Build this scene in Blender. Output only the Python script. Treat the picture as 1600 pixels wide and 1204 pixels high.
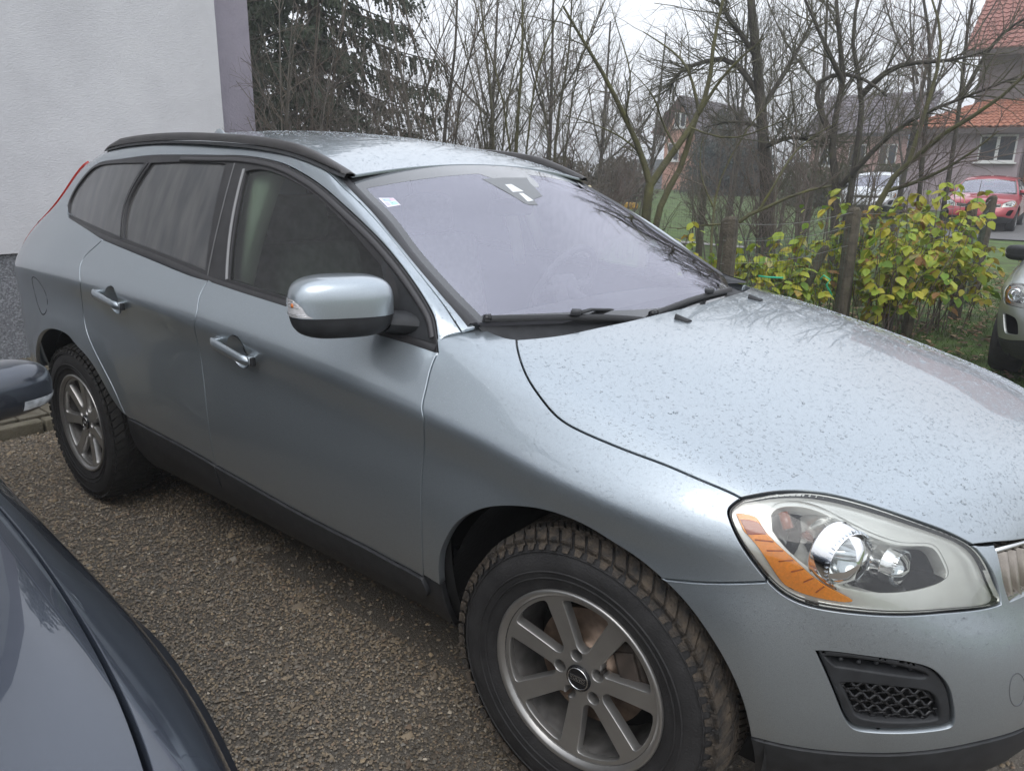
import bpy, bmesh, math, random
import numpy as np
from mathutils import Vector, Matrix
from mathutils.geometry import delaunay_2d_cdt

random.seed(7); np.random.seed(7)
scene = bpy.context.scene
for o in list(bpy.data.objects): bpy.data.objects.remove(o)
COL = scene.collection

# ---------------------------------------------------------------- camera
CAM_LOC = Vector((0.82102, -2.19364, 1.51198))
YAW, PITCH, ROLL, FPX = math.radians(39.0674), math.radians(-15.7532), math.radians(1.2327), 1161.49
cam_d = bpy.data.cameras.new('camera'); cam = bpy.data.objects.new('camera', cam_d); COL.objects.link(cam)
fw = Vector((-math.sin(YAW)*math.cos(PITCH), math.cos(YAW)*math.cos(PITCH), math.sin(PITCH)))
rt = Vector((math.cos(YAW), math.sin(YAW), 0)); up = rt.cross(fw)
r2 = rt*math.cos(ROLL)+up*math.sin(ROLL); u2 = -rt*math.sin(ROLL)+up*math.cos(ROLL)
cam.matrix_world = Matrix(((r2.x, u2.x, -fw.x, CAM_LOC.x), (r2.y, u2.y, -fw.y, CAM_LOC.y), (r2.z, u2.z, -fw.z, CAM_LOC.z), (0, 0, 0, 1)))
cam_d.sensor_fit = 'HORIZONTAL'; cam_d.sensor_width = 36; cam_d.lens = FPX/1600*36
cam_d.clip_start = .02; cam_d.clip_end = 3000
scene.camera = cam
scene.render.resolution_x, scene.render.resolution_y = 1024, 770

# ---------------------------------------------------------------- overcast sky
SUN_EL, SUN_AZ = math.radians(52), math.radians(150)
world = bpy.data.worlds.new('World'); scene.world = world; world.use_nodes = True
wn = world.node_tree.nodes; wl = world.node_tree.links
bg = wn['Background']
sky = wn.new('ShaderNodeTexSky'); sky.sky_type = 'NISHITA'; sky.sun_disc = False
sky.sun_elevation = SUN_EL; sky.sun_rotation = SUN_AZ; sky.air_density = 1.2; sky.dust_density = 3.0; sky.ozone_density = 1.0
# a closed cloud deck: the clear sky's colour washed out into an even grey that brightens to the zenith
hs = wn.new('ShaderNodeHueSaturation'); hs.inputs['Saturation'].default_value = .25; wl.new(sky.outputs[0], hs.inputs['Color'])
tc = wn.new('ShaderNodeTexCoord'); sep = wn.new('ShaderNodeSeparateXYZ'); wl.new(tc.outputs['Generated'], sep.inputs[0])
mr = wn.new('ShaderNodeMapRange'); wl.new(sep.outputs['Z'], mr.inputs['Value'])
mr.inputs['From Min'].default_value = 0; mr.inputs['From Max'].default_value = 1; mr.inputs['To Min'].default_value = 0; mr.inputs['To Max'].default_value = 1
ramp = wn.new('ShaderNodeValToRGB'); wl.new(mr.outputs[0], ramp.inputs[0])
ramp.color_ramp.elements[0].color = (6.9, 7.15, 7.6, 1); ramp.color_ramp.elements[1].color = (10.8, 11.5, 12.8, 1)
ns = wn.new('ShaderNodeTexNoise'); ns.inputs['Scale'].default_value = 2.2; ns.inputs['Detail'].default_value = 5; wl.new(tc.outputs['Generated'], ns.inputs['Vector'])
mrn = wn.new('ShaderNodeMapRange'); wl.new(ns.outputs['Fac'], mrn.inputs['Value'])
mrn.inputs['From Min'].default_value = .3; mrn.inputs['From Max'].default_value = .7; mrn.inputs['To Min'].default_value = .88; mrn.inputs['To Max'].default_value = 1.1
mul = wn.new('ShaderNodeVectorMath'); mul.operation = 'SCALE'; wl.new(ramp.outputs[0], mul.inputs[0]); wl.new(mrn.outputs[0], mul.inputs['Scale'])
mix = wn.new('ShaderNodeMixRGB'); mix.inputs[0].default_value = .88; wl.new(hs.outputs[0], mix.inputs[1]); wl.new(mul.outputs[0], mix.inputs[2])
wl.new(mix.outputs[0], bg.inputs['Color']); bg.inputs['Strength'].default_value = .09

sun_d = bpy.data.lights.new('sun', 'SUN'); sun_d.energy = .6; sun_d.angle = math.radians(40); sun_d.color = (1, .97, .93)
sun = bpy.data.objects.new('sun', sun_d); COL.objects.link(sun)
sd = Vector((math.cos(SUN_EL)*math.sin(SUN_AZ), math.cos(SUN_EL)*math.cos(SUN_AZ), math.sin(SUN_EL)))
sun.rotation_euler = sd.to_track_quat('Z', 'Y').to_euler()
vs = scene.view_settings; vs.view_transform = 'Standard'; vs.look = 'None'; vs.exposure = .86; vs.gamma = 1; vs.use_curve_mapping = False
scene.render.engine = 'CYCLES'
scene.cycles.max_bounces = 10; scene.cycles.transparent_max_bounces = 24; scene.cycles.glossy_bounces = 6; scene.cycles.transmission_bounces = 8
# ================================================================ helpers
def tag(o, label=None, cat=None, group=None, kind=None):
    if label: o['label'] = label
    if cat: o['category'] = cat
    if group: o['group'] = group
    if kind: o['kind'] = kind
    return o
def empty(name, loc=(0, 0, 0), rz=0, label=None, cat=None, group=None):
    o = bpy.data.objects.new(name, None); COL.objects.link(o); o.location = loc; o.rotation_euler = (0, 0, rz); o.empty_display_size = .1
    return tag(o, label, cat, group)
def meshobj(name, V, F, mat, parent=None, smooth=True, normals=None):
    me = bpy.data.meshes.new(name); me.from_pydata([tuple(v) for v in V], [], [tuple(f) for f in F]); me.update()
    if mat is not None: me.materials.append(mat)
    if smooth: me.polygons.foreach_set('use_smooth', [True]*len(me.polygons))
    if normals is not None: me.normals_split_custom_set_from_vertices([tuple(n) for n in normals])
    o = bpy.data.objects.new(name, me); COL.objects.link(o); o.parent = parent
    return o
def fastmesh(name, V, Q, mat, parent=None, smooth=False):
    """V (n,3) Q (m,k) uniform polygon arrays"""
    V = np.asarray(V, np.float32); Q = np.asarray(Q, np.int32); k = Q.shape[1]
    me = bpy.data.meshes.new(name); me.vertices.add(len(V)); me.vertices.foreach_set('co', V.ravel())
    me.loops.add(Q.size); me.loops.foreach_set('vertex_index', Q.ravel())
    me.polygons.add(len(Q)); me.polygons.foreach_set('loop_start', np.arange(0, Q.size, k, dtype=np.int32))
    if smooth: me.polygons.foreach_set('use_smooth', np.ones(len(Q), bool))
    me.update(calc_edges=True); me.validate()
    if mat is not None: me.materials.append(mat)
    o = bpy.data.objects.new(name, me); COL.objects.link(o); o.parent = parent
    return o
class MB:
    """collects simple solids into one mesh"""
    def __init__(s): s.V = []; s.F = []; s.sm = []
    def add(s, V, F, smooth=False):
        b = len(s.V); s.V += [tuple(v) for v in V]; s.F += [tuple(i+b for i in f) for f in F]; s.sm += [smooth]*len(F); return s
    def box(s, c, d, R=None, bev=0):
        c = Vector(c); x, y, z = d[0]/2, d[1]/2, d[2]/2; R = R or Matrix.Identity(3)
        if bev:
            bm = bmesh.new(); bmesh.ops.create_cube(bm, size=1)
            for v in bm.verts: v.co = Vector((v.co.x*d[0], v.co.y*d[1], v.co.z*d[2]))
            bmesh.ops.bevel(bm, geom=bm.edges[:], offset=bev, segments=2, affect='EDGES', profile=.6)
            bm.verts.index_update()
            s.add([c+R@v.co for v in bm.verts], [[v.index for v in f.verts] for f in bm.faces], True); bm.free(); return s
        P = [(-x, -y, -z), (x, -y, -z), (x, y, -z), (-x, y, -z), (-x, -y, z), (x, -y, z), (x, y, z), (-x, y, z)]
        return s.add([c+R@Vector(p) for p in P], [(0, 3, 2, 1), (4, 5, 6, 7), (0, 1, 5, 4), (1, 2, 6, 5), (2, 3, 7, 6), (3, 0, 4, 7)])
    def tube(s, pts, rad, n=8, caps=True, flat=None):
        pts = [Vector(p) for p in pts]; m = len(pts)
        if not hasattr(rad, '__len__'): rad = [rad]*m
        V = []; ref = None
        for i, p in enumerate(pts):
            t = (pts[min(i+1, m-1)]-pts[max(i-1, 0)]).normalized()
            if ref is None:
                a = Vector((0, 0, 1)) if abs(t.z) < .9 else Vector((1, 0, 0)); ref = t.cross(a).normalized()
            ref = (ref-t*ref.dot(t)).normalized(); b = t.cross(ref)
            for k in range(n):
                q = 2*math.pi*k/n; V.append(p+(ref*math.cos(q)+b*math.sin(q)*(flat or 1))*rad[i])
        F = [(i*n+k, i*n+(k+1) % n, (i+1)*n+(k+1) % n, (i+1)*n+k) for i in range(m-1) for k in range(n)]
        if caps: F += [tuple(range(n-1, -1, -1)), tuple((m-1)*n+k for k in range(n))]
        return s.add(V, F, True)
    def sphere(s, c, r, n=10, m=7):
        c = Vector(c); r = Vector(r) if hasattr(r, '__len__') else Vector((r, r, r)); V = []
        for i in range(m+1):
            a = math.pi*i/m
            for k in range(n):
                b = 2*math.pi*k/n; V.append(c+Vector((r.x*math.sin(a)*math.cos(b), r.y*math.sin(a)*math.sin(b), r.z*math.cos(a))))
        return s.add(V, [(i*n+k, (i+1)*n+k, (i+1)*n+(k+1) % n, i*n+(k+1) % n) for i in range(m) for k in range(n)], True)
    def grid(s, P, smooth=True, flip=False):
        nu, nv = len(P), len(P[0]); V = [p for r in P for p in r]
        F = [(i*nv+j, (i+1)*nv+j, (i+1)*nv+j+1, i*nv+j+1) for i in range(nu-1) for j in range(nv-1)]
        if flip: F = [f[::-1] for f in F]
        return s.add(V, F, smooth)
    def build(s, name, mat, parent=None):
        o = meshobj(name, s.V, s.F, mat, parent, smooth=False); o.data.polygons.foreach_set('use_smooth', s.sm); o.data.update(); return o
def dup(o, parent=None, **props):
    c = o.copy(); COL.objects.link(c); c.parent = parent
    for k in o.children: dup(k, c)
    for k, v in props.items(): c[k] = v
    return c
def mirror_y(o, parent=None, name=None):
    """left-hand twin of a right-hand part (and of its sub-parts)"""
    me = o.data.copy(); c = bpy.data.objects.new(name or o.name.split('.')[0], me); COL.objects.link(c)
    c.parent = parent if parent else o.parent
    n = len(me.vertices); co = np.empty(n*3, np.float32); me.vertices.foreach_get('co', co); co[1::3] *= -1; 
    nm = None
    if me.has_custom_normals:
        a = np.empty(len(me.loops)*3, np.float32); me.corner_normals.foreach_get('vector', a); vi = np.empty(len(me.loops), np.int32); me.loops.foreach_get('vertex_index', vi)
        nm = np.zeros((n, 3), np.float32); nm[vi] = a.reshape(-1, 3)*np.array([1, -1, 1], np.float32)
    me.vertices.foreach_set('co', co); me.flip_normals(); me.update()
    if nm is not None: me.normals_split_custom_set_from_vertices(nm)
    for k in o.children: mirror_y(k, c)
    return c
# ---------------------------------------------------------------- curves
def cr(pts, n):
    """natural cubic through pts; n = number of samples or array of fractions"""
    p = np.asarray(pts, float); d = np.r_[0, np.cumsum(np.linalg.norm(np.diff(p, axis=0), axis=1)**.5)]
    m = len(p); h = np.diff(d); A = np.zeros((m, m)); r = np.zeros((m, p.shape[1])); A[0, 0] = A[-1, -1] = 1
    for i in range(1, m-1):
        A[i, i-1] = h[i-1]; A[i, i] = 2*(h[i-1]+h[i]); A[i, i+1] = h[i]; r[i] = 6*((p[i+1]-p[i])/h[i]-(p[i]-p[i-1])/h[i-1])
    M = np.linalg.solve(A, r); t = np.linspace(0, d[-1], n) if np.isscalar(n) else np.clip(np.asarray(n, float), 0, 1)*d[-1]
    k = np.clip(np.searchsorted(d, t, side='right')-1, 0, m-2); a = (d[k+1]-t)[:, None]; b = (t-d[k])[:, None]; hk = h[k][:, None]
    return M[k]*a**3/(6*hk)+M[k+1]*b**3/(6*hk)+(p[k]/hk-M[k]*hk/6)*a+(p[k+1]/hk-M[k+1]*hk/6)*b
def curve(*segs):
    """join smooth segments into one loop, keeping the corners between them"""
    out = []
    for s in segs:
        q = cr(s, max(2, 5*(len(s)-1)+1)) if len(s) > 2 else np.asarray(s, float)
        for p in q:
            if not out or np.hypot(*(np.asarray(p)-out[-1])) > 1e-3: out.append(np.asarray(p))
    if np.hypot(*(out[0]-out[-1])) < 1e-3: out.pop()
    return np.array(out)
def inpoly(P, L):
    x, y = P[:, 0], P[:, 1]; r = np.zeros(len(P), bool); j = len(L)-1
    for i in range(len(L)):
        xi, yi = L[i]; xj, yj = L[j]
        c = ((yi > y) != (yj > y)) & (x < (xj-xi)*(y-yi)/((yj-yi) or 1e-12)+xi); r ^= c; j = i
    return r
def dense(L, res):
    out = []
    for i in range(len(L)):
        a, b = L[i], L[(i+1) % len(L)]; n = max(1, int(math.ceil(np.hypot(*(b-a))/res)))
        for k in range(n): out.append(a+(b-a)*k/n)
    return np.array(out)
def outward_default(P):
    return P-np.stack([P[:, 0]*.7-.2, P[:, 1]*0, P[:, 2]*0+.6], 1)
def panel(name, f, loop, mat, parent=None, holes=(), sc=(1, 1), res=.03, gap=.0022, flange=.016, skip=None, join=False, off=0., outward=outward_default, rim=.0015, back=False):
    """a sheet cut out of the surface f along a loop, with a turned-in edge; join=True adds its mirror half"""
    sc = np.asarray(sc, float)
    loops = [dense(np.asarray(L)*sc, res*.8) for L in (loop,)+tuple(holes)]
    pts = []; edges = []
    for L in loops:
        b = len(pts); pts += list(L); edges += [(b+i, b+(i+1) % len(L)) for i in range(len(L))]
    lo = loops[0].min(0); hi = loops[0].max(0)
    g = np.array([(x+(res/2 if j % 2 else 0), y) for j, y in enumerate(np.arange(lo[1]+res/2, hi[1], res*.87)) for x in np.arange(lo[0]+res/2, hi[0], res)])
    if len(g):
        ins = inpoly(g, loops[0])
        for L in loops[1:]: ins &= ~inpoly(g, L)
        g = g[ins]
        if len(g):
            B = np.array(pts); keep = np.ones(len(g), bool)
            for i in range(0, len(g), 500):
                keep[i:i+500] = (((g[i:i+500, None]-B[None])**2).sum(2).min(1) > (res*.5)**2)
            pts += list(g[keep])
    vs_, _, fs, *_r = delaunay_2d_cdt([Vector(p) for p in pts], edges, [], 0, 1e-7)
    U = np.array([tuple(v) for v in vs_]); F = np.array(fs)
    cen = U[F].mean(1); ok = inpoly(cen, loops[0])
    for L in loops[1:]: ok &= ~inpoly(cen, L)
    F = F[ok]; used = np.unique(F); mp = -np.ones(len(U), int); mp[used] = np.arange(len(used)); U = U[used]; F = mp[F]
    q = U/sc; e = 2e-3/sc
    P = f(q[:, 0], q[:, 1])
    a = f(q[:, 0]+e[0], q[:, 1])-f(q[:, 0]-e[0], q[:, 1]); b = f(q[:, 0], q[:, 1]+e[1])-f(q[:, 0], q[:, 1]-e[1])
    N = np.cross(a, b); N /= np.linalg.norm(N, axis=1, keepdims=True)+1e-12
    N *= np.where((N*outward(P)).sum(1) < 0, -1, 1)[:, None]
    P = P+N*off
    fn = np.cross(P[F[:, 1]]-P[F[:, 0]], P[F[:, 2]]-P[F[:, 0]]); fl = (fn*N[F].sum(1)).sum(1) < 0; F[fl] = F[fl][:, ::-1]
    cnt = {}
    for t in F:
        for i in range(3):
            k = (t[i], t[(i+1) % 3]); cnt[k] = t[(i+2) % 3]
    bnd = [(i, j, k) for (i, j), k in cnt.items() if (j, i) not in cnt]
    inw = np.zeros_like(P); nb = np.zeros(len(P))
    for i, j, k in bnd:
        m = (P[i]+P[j])/2
        if skip is not None and skip(m): continue
        d = P[j]-P[i]; d /= np.linalg.norm(d)+1e-12; v = np.cross(N[i]+N[j], d); v /= np.linalg.norm(v)+1e-12
        if v@(P[k]-m) < 0: v = -v
        inw[i] += v; inw[j] += v; nb[i] += 1; nb[j] += 1
    ln = np.linalg.norm(inw, axis=1); bi = np.where(nb > 0)[0]
    inw[bi] /= np.maximum(ln[bi], .5)[:, None]
    P0 = P.copy(); P[bi] += inw[bi]*(gap+rim)
    V = list(P); NN = list(N); FF = [tuple(t) for t in F]
    r1 = {}; r2_ = {}
    for i in bi:
        r1[i] = len(V); V.append(P0[i]+inw[i]*gap-N[i]*rim*.8); n1 = N[i]*.35-inw[i]; NN.append(n1/np.linalg.norm(n1))
        r2_[i] = len(V); V.append(P0[i]+inw[i]*gap-N[i]*flange); NN.append(-inw[i]/(np.linalg.norm(inw[i])+1e-9))
    for i, j, k in bnd:
        if i in r1 and j in r1 and not (skip is not None and skip((P0[i]+P0[j])/2)):
            FF += [(j, i, r1[i], r1[j]), (r1[j], r1[i], r2_[i], r2_[j])]
    if join:
        n = len(V); V = V+[v*np.array([1, -1, 1]) for v in V]; NN = NN+[v*np.array([1, -1, 1]) for v in NN]; FF = FF+[tuple(x+n for x in t[::-1]) for t in FF]
    return meshobj(name, V, FF, mat, parent, normals=NN)
def lathe(prof, n, axis='y', mb=None):
    """prof list of (r, h); around +y axis"""
    mb = mb or MB(); V = []
    for r, h in prof:
        for k in range(n):
            a = 2*math.pi*k/n; V.append((r*math.cos(a), h, r*math.sin(a)))
    m = len(prof)
    return mb.add(V, [(i*n+k, i*n+(k+1) % n, (i+1)*n+(k+1) % n, (i+1)*n+k) for i in range(m-1) for k in range(n)], True)
# ================================================================ materials
MATS = {}
def mat(name, col=(.5, .5, .5), rough=.5, metal=0., coat=0., coatr=.03, var=0., vscale=8., bump=0., bscale=60., col2=None, spec=.5, detail=4., trans=0., coord='Object', emis=None, ior=1.45):
    if name in MATS: return MATS[name]
    m = bpy.data.materials.new(name); m.use_nodes = True; nt = m.node_tree; b = nt.nodes['Principled BSDF']; L = nt.links
    b.inputs['Base Color'].default_value = (*col, 1); b.inputs['Roughness'].default_value = rough; b.inputs['Metallic'].default_value = metal
    b.inputs['Coat Weight'].default_value = coat; b.inputs['Coat Roughness'].default_value = coatr; b.inputs['Specular IOR Level'].default_value = spec
    b.inputs['Transmission Weight'].default_value = trans; b.inputs['IOR'].default_value = ior
    t = nt.nodes.new('ShaderNodeTexCoord')
    if var or col2:
        n = nt.nodes.new('ShaderNodeTexNoise'); n.inputs['Scale'].default_value = vscale; n.inputs['Detail'].default_value = detail; L.new(t.outputs[coord], n.inputs['Vector'])
        r = nt.nodes.new('ShaderNodeValToRGB'); L.new(n.outputs['Fac'], r.inputs[0]); r.color_ramp.elements[0].position = .32; r.color_ramp.elements[1].position = .68
        c2 = col2 or tuple(c*(1+var) for c in col); c1 = col if col2 else tuple(c*(1-var) for c in col)
        r.color_ramp.elements[0].color = (*c1, 1); r.color_ramp.elements[1].color = (*c2, 1); L.new(r.outputs[0], b.inputs['Base Color'])
    if bump:
        n = nt.nodes.new('ShaderNodeTexNoise'); n.inputs['Scale'].default_value = bscale; n.inputs['Detail'].default_value = 5; L.new(t.outputs[coord], n.inputs['Vector'])
        bp = nt.nodes.new('ShaderNodeBump'); bp.inputs['Strength'].default_value = bump; bp.inputs['Distance'].default_value = .01; L.new(n.outputs['Fac'], bp.inputs['Height']); L.new(bp.outputs[0], b.inputs['Normal'])
    if emis: b.inputs['Emission Color'].default_value = (*emis[:3], 1); b.inputs['Emission Strength'].default_value = emis[3]
    MATS[name] = m; return m
def glass(name, tint, refl=(1, 1, 1), f0=.04, rough=.0, dirt=0.):
    """thin window pane: tinted see-through with a mirror-like surface"""
    if name in MATS: return MATS[name]
    m = bpy.data.materials.new(name); m.use_nodes = True; nt = m.node_tree; N = nt.nodes; L = nt.links; N.remove(N['Principled BSDF'])
    tr = N.new('ShaderNodeBsdfTransparent'); tr.inputs[0].default_value = (*tint, 1)
    gl = N.new('ShaderNodeBsdfGlossy'); gl.inputs['Color'].default_value = (*refl, 1); gl.inputs['Roughness'].default_value = rough
    fr = N.new('ShaderNodeFresnel'); fr.inputs['IOR'].default_value = 1.5
    mr_ = N.new('ShaderNodeMapRange'); L.new(fr.outputs[0], mr_.inputs['Value']); mr_.inputs['From Min'].default_value = .04; mr_.inputs['From Max'].default_value = 1
    mr_.inputs['To Min'].default_value = f0; mr_.inputs['To Max'].default_value = 1
    mx = N.new('ShaderNodeMixShader'); L.new(mr_.outputs[0], mx.inputs[0]); L.new(tr.outputs[0], mx.inputs[1]); L.new(gl.outputs[0], mx.inputs[2])
    last = mx
    if dirt:
        df = N.new('ShaderNodeBsdfDiffuse'); df.inputs[0].default_value = (.35, .35, .34, 1)
        t = N.new('ShaderNodeTexCoord'); mp_ = N.new('ShaderNodeMapping'); mp_.inputs['Scale'].default_value = (9, 9, 2); L.new(t.outputs['Object'], mp_.inputs[0])
        n = N.new('ShaderNodeTexNoise'); n.inputs['Scale'].default_value = 5; n.inputs['Detail'].default_value = 6; L.new(mp_.outputs[0], n.inputs['Vector'])
        q = N.new('ShaderNodeMath'); q.operation = 'MULTIPLY'; q.inputs[1].default_value = dirt; L.new(n.outputs['Fac'], q.inputs[0])
        m2 = N.new('ShaderNodeMixShader'); L.new(q.outputs[0], m2.inputs[0]); L.new(mx.outputs[0], m2.inputs[1]); L.new(df.outputs[0], m2.inputs[2]); last = m2
    L.new(last.outputs[0], N['Material Output'].inputs[0]); MATS[name] = m; return m
def paint(name, col, metal=.75, rough=.36, dirt=.25, flake=True):
    """metallic car paint under clear coat, with road film low on the sides"""
    if name in MATS: return MATS[name]
    m = mat(name, col, rough, metal, coat=1, coatr=.025); nt = m.node_tree; N = nt.nodes; L = nt.links; b = N['Principled BSDF']
    t = N.new('ShaderNodeTexCoord')
    n = N.new('ShaderNodeTexNoise'); n.inputs['Scale'].default_value = 900; n.inputs['Detail'].default_value = 2; L.new(t.outputs['Object'], n.inputs['Vector'])
    n2 = N.new('ShaderNodeTexNoise'); n2.inputs['Scale'].default_value = 3.5; n2.inputs['Detail'].default_value = 7; L.new(t.outputs['Object'], n2.inputs['Vector'])
    s = N.new('ShaderNodeSeparateXYZ'); L.new(t.outputs['Object'], s.inputs[0])
    hgt = N.new('ShaderNodeMapRange'); L.new(s.outputs['Z'], hgt.inputs['Value']); hgt.inputs['From Min'].default_value = .85; hgt.inputs['From Max'].default_value = .35; hgt.inputs['To Max'].default_value = dirt*1.6
    q = N.new('ShaderNodeMath'); q.operation = 'MULTIPLY'; L.new(hgt.outputs[0], q.inputs[0]); L.new(n2.outputs['Fac'], q.inputs[1])
    fl = N.new('ShaderNodeMapRange'); L.new(n.outputs['Fac'], fl.inputs['Value']); fl.inputs['From Min'].default_value = .3; fl.inputs['From Max'].default_value = .7; fl.inputs['To Min'].default_value = .82; fl.inputs['To Max'].default_value = 1.18
    c = N.new('ShaderNodeVectorMath'); c.operation = 'SCALE'; c.inputs[0].default_value = col; L.new(fl.outputs[0], c.inputs['Scale'])
    mx = N.new('ShaderNodeMixRGB'); L.new(q.outputs[0], mx.inputs[0]); L.new(c.outputs[0], mx.inputs[1]); mx.inputs[2].default_value = (.22, .20, .17, 1); L.new(mx.outputs[0], b.inputs['Base Color'])
    cw = N.new('ShaderNodeMapRange'); L.new(q.outputs[0], cw.inputs['Value']); cw.inputs['From Max'].default_value = .4; cw.inputs['To Min'].default_value = .02; cw.inputs['To Max'].default_value = .22; L.new(cw.outputs[0], b.inputs['Coat Roughness'])
    return m
PAINT = paint('silver_paint', (.37, .412, .442), metal=.78, rough=.33)
BLACKP = mat('black_plastic', (.022, .023, .025), .55, var=.25, vscale=30, bump=.15, bscale=900)
BLACKG = mat('black_gloss', (.012, .012, .013), .18)
TRIM = mat('window_trim', (.028, .027, .028), .38, var=.2, vscale=20)
DARK = mat('dark_void', (.006, .006, .006), .9)
RUBBER = mat('tyre_rubber', (.022, .021, .021), .75, var=.35, vscale=14, bump=.25, bscale=220)
MUD = mat('tread_mud', (.02, .019, .018), .85, col2=(.085, .066, .048), vscale=34, bump=.6, bscale=160)
RIMM = mat('rim_silver', (.36, .35, .335), .34, .8, var=.10, vscale=9, coat=.3)
RIMDIRT = mat('rim_barrel', (.10, .095, .09), .6, .4, var=.5, vscale=16)
CHROME = mat('chrome', (.80, .80, .80), .09, 1.)
CHROMED = mat('chrome_satin', (.62, .62, .61), .22, 1., var=.08, vscale=20)
STEEL = mat('brake_steel', (.22, .16, .12), .5, .8, var=.4, vscale=24)
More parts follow.
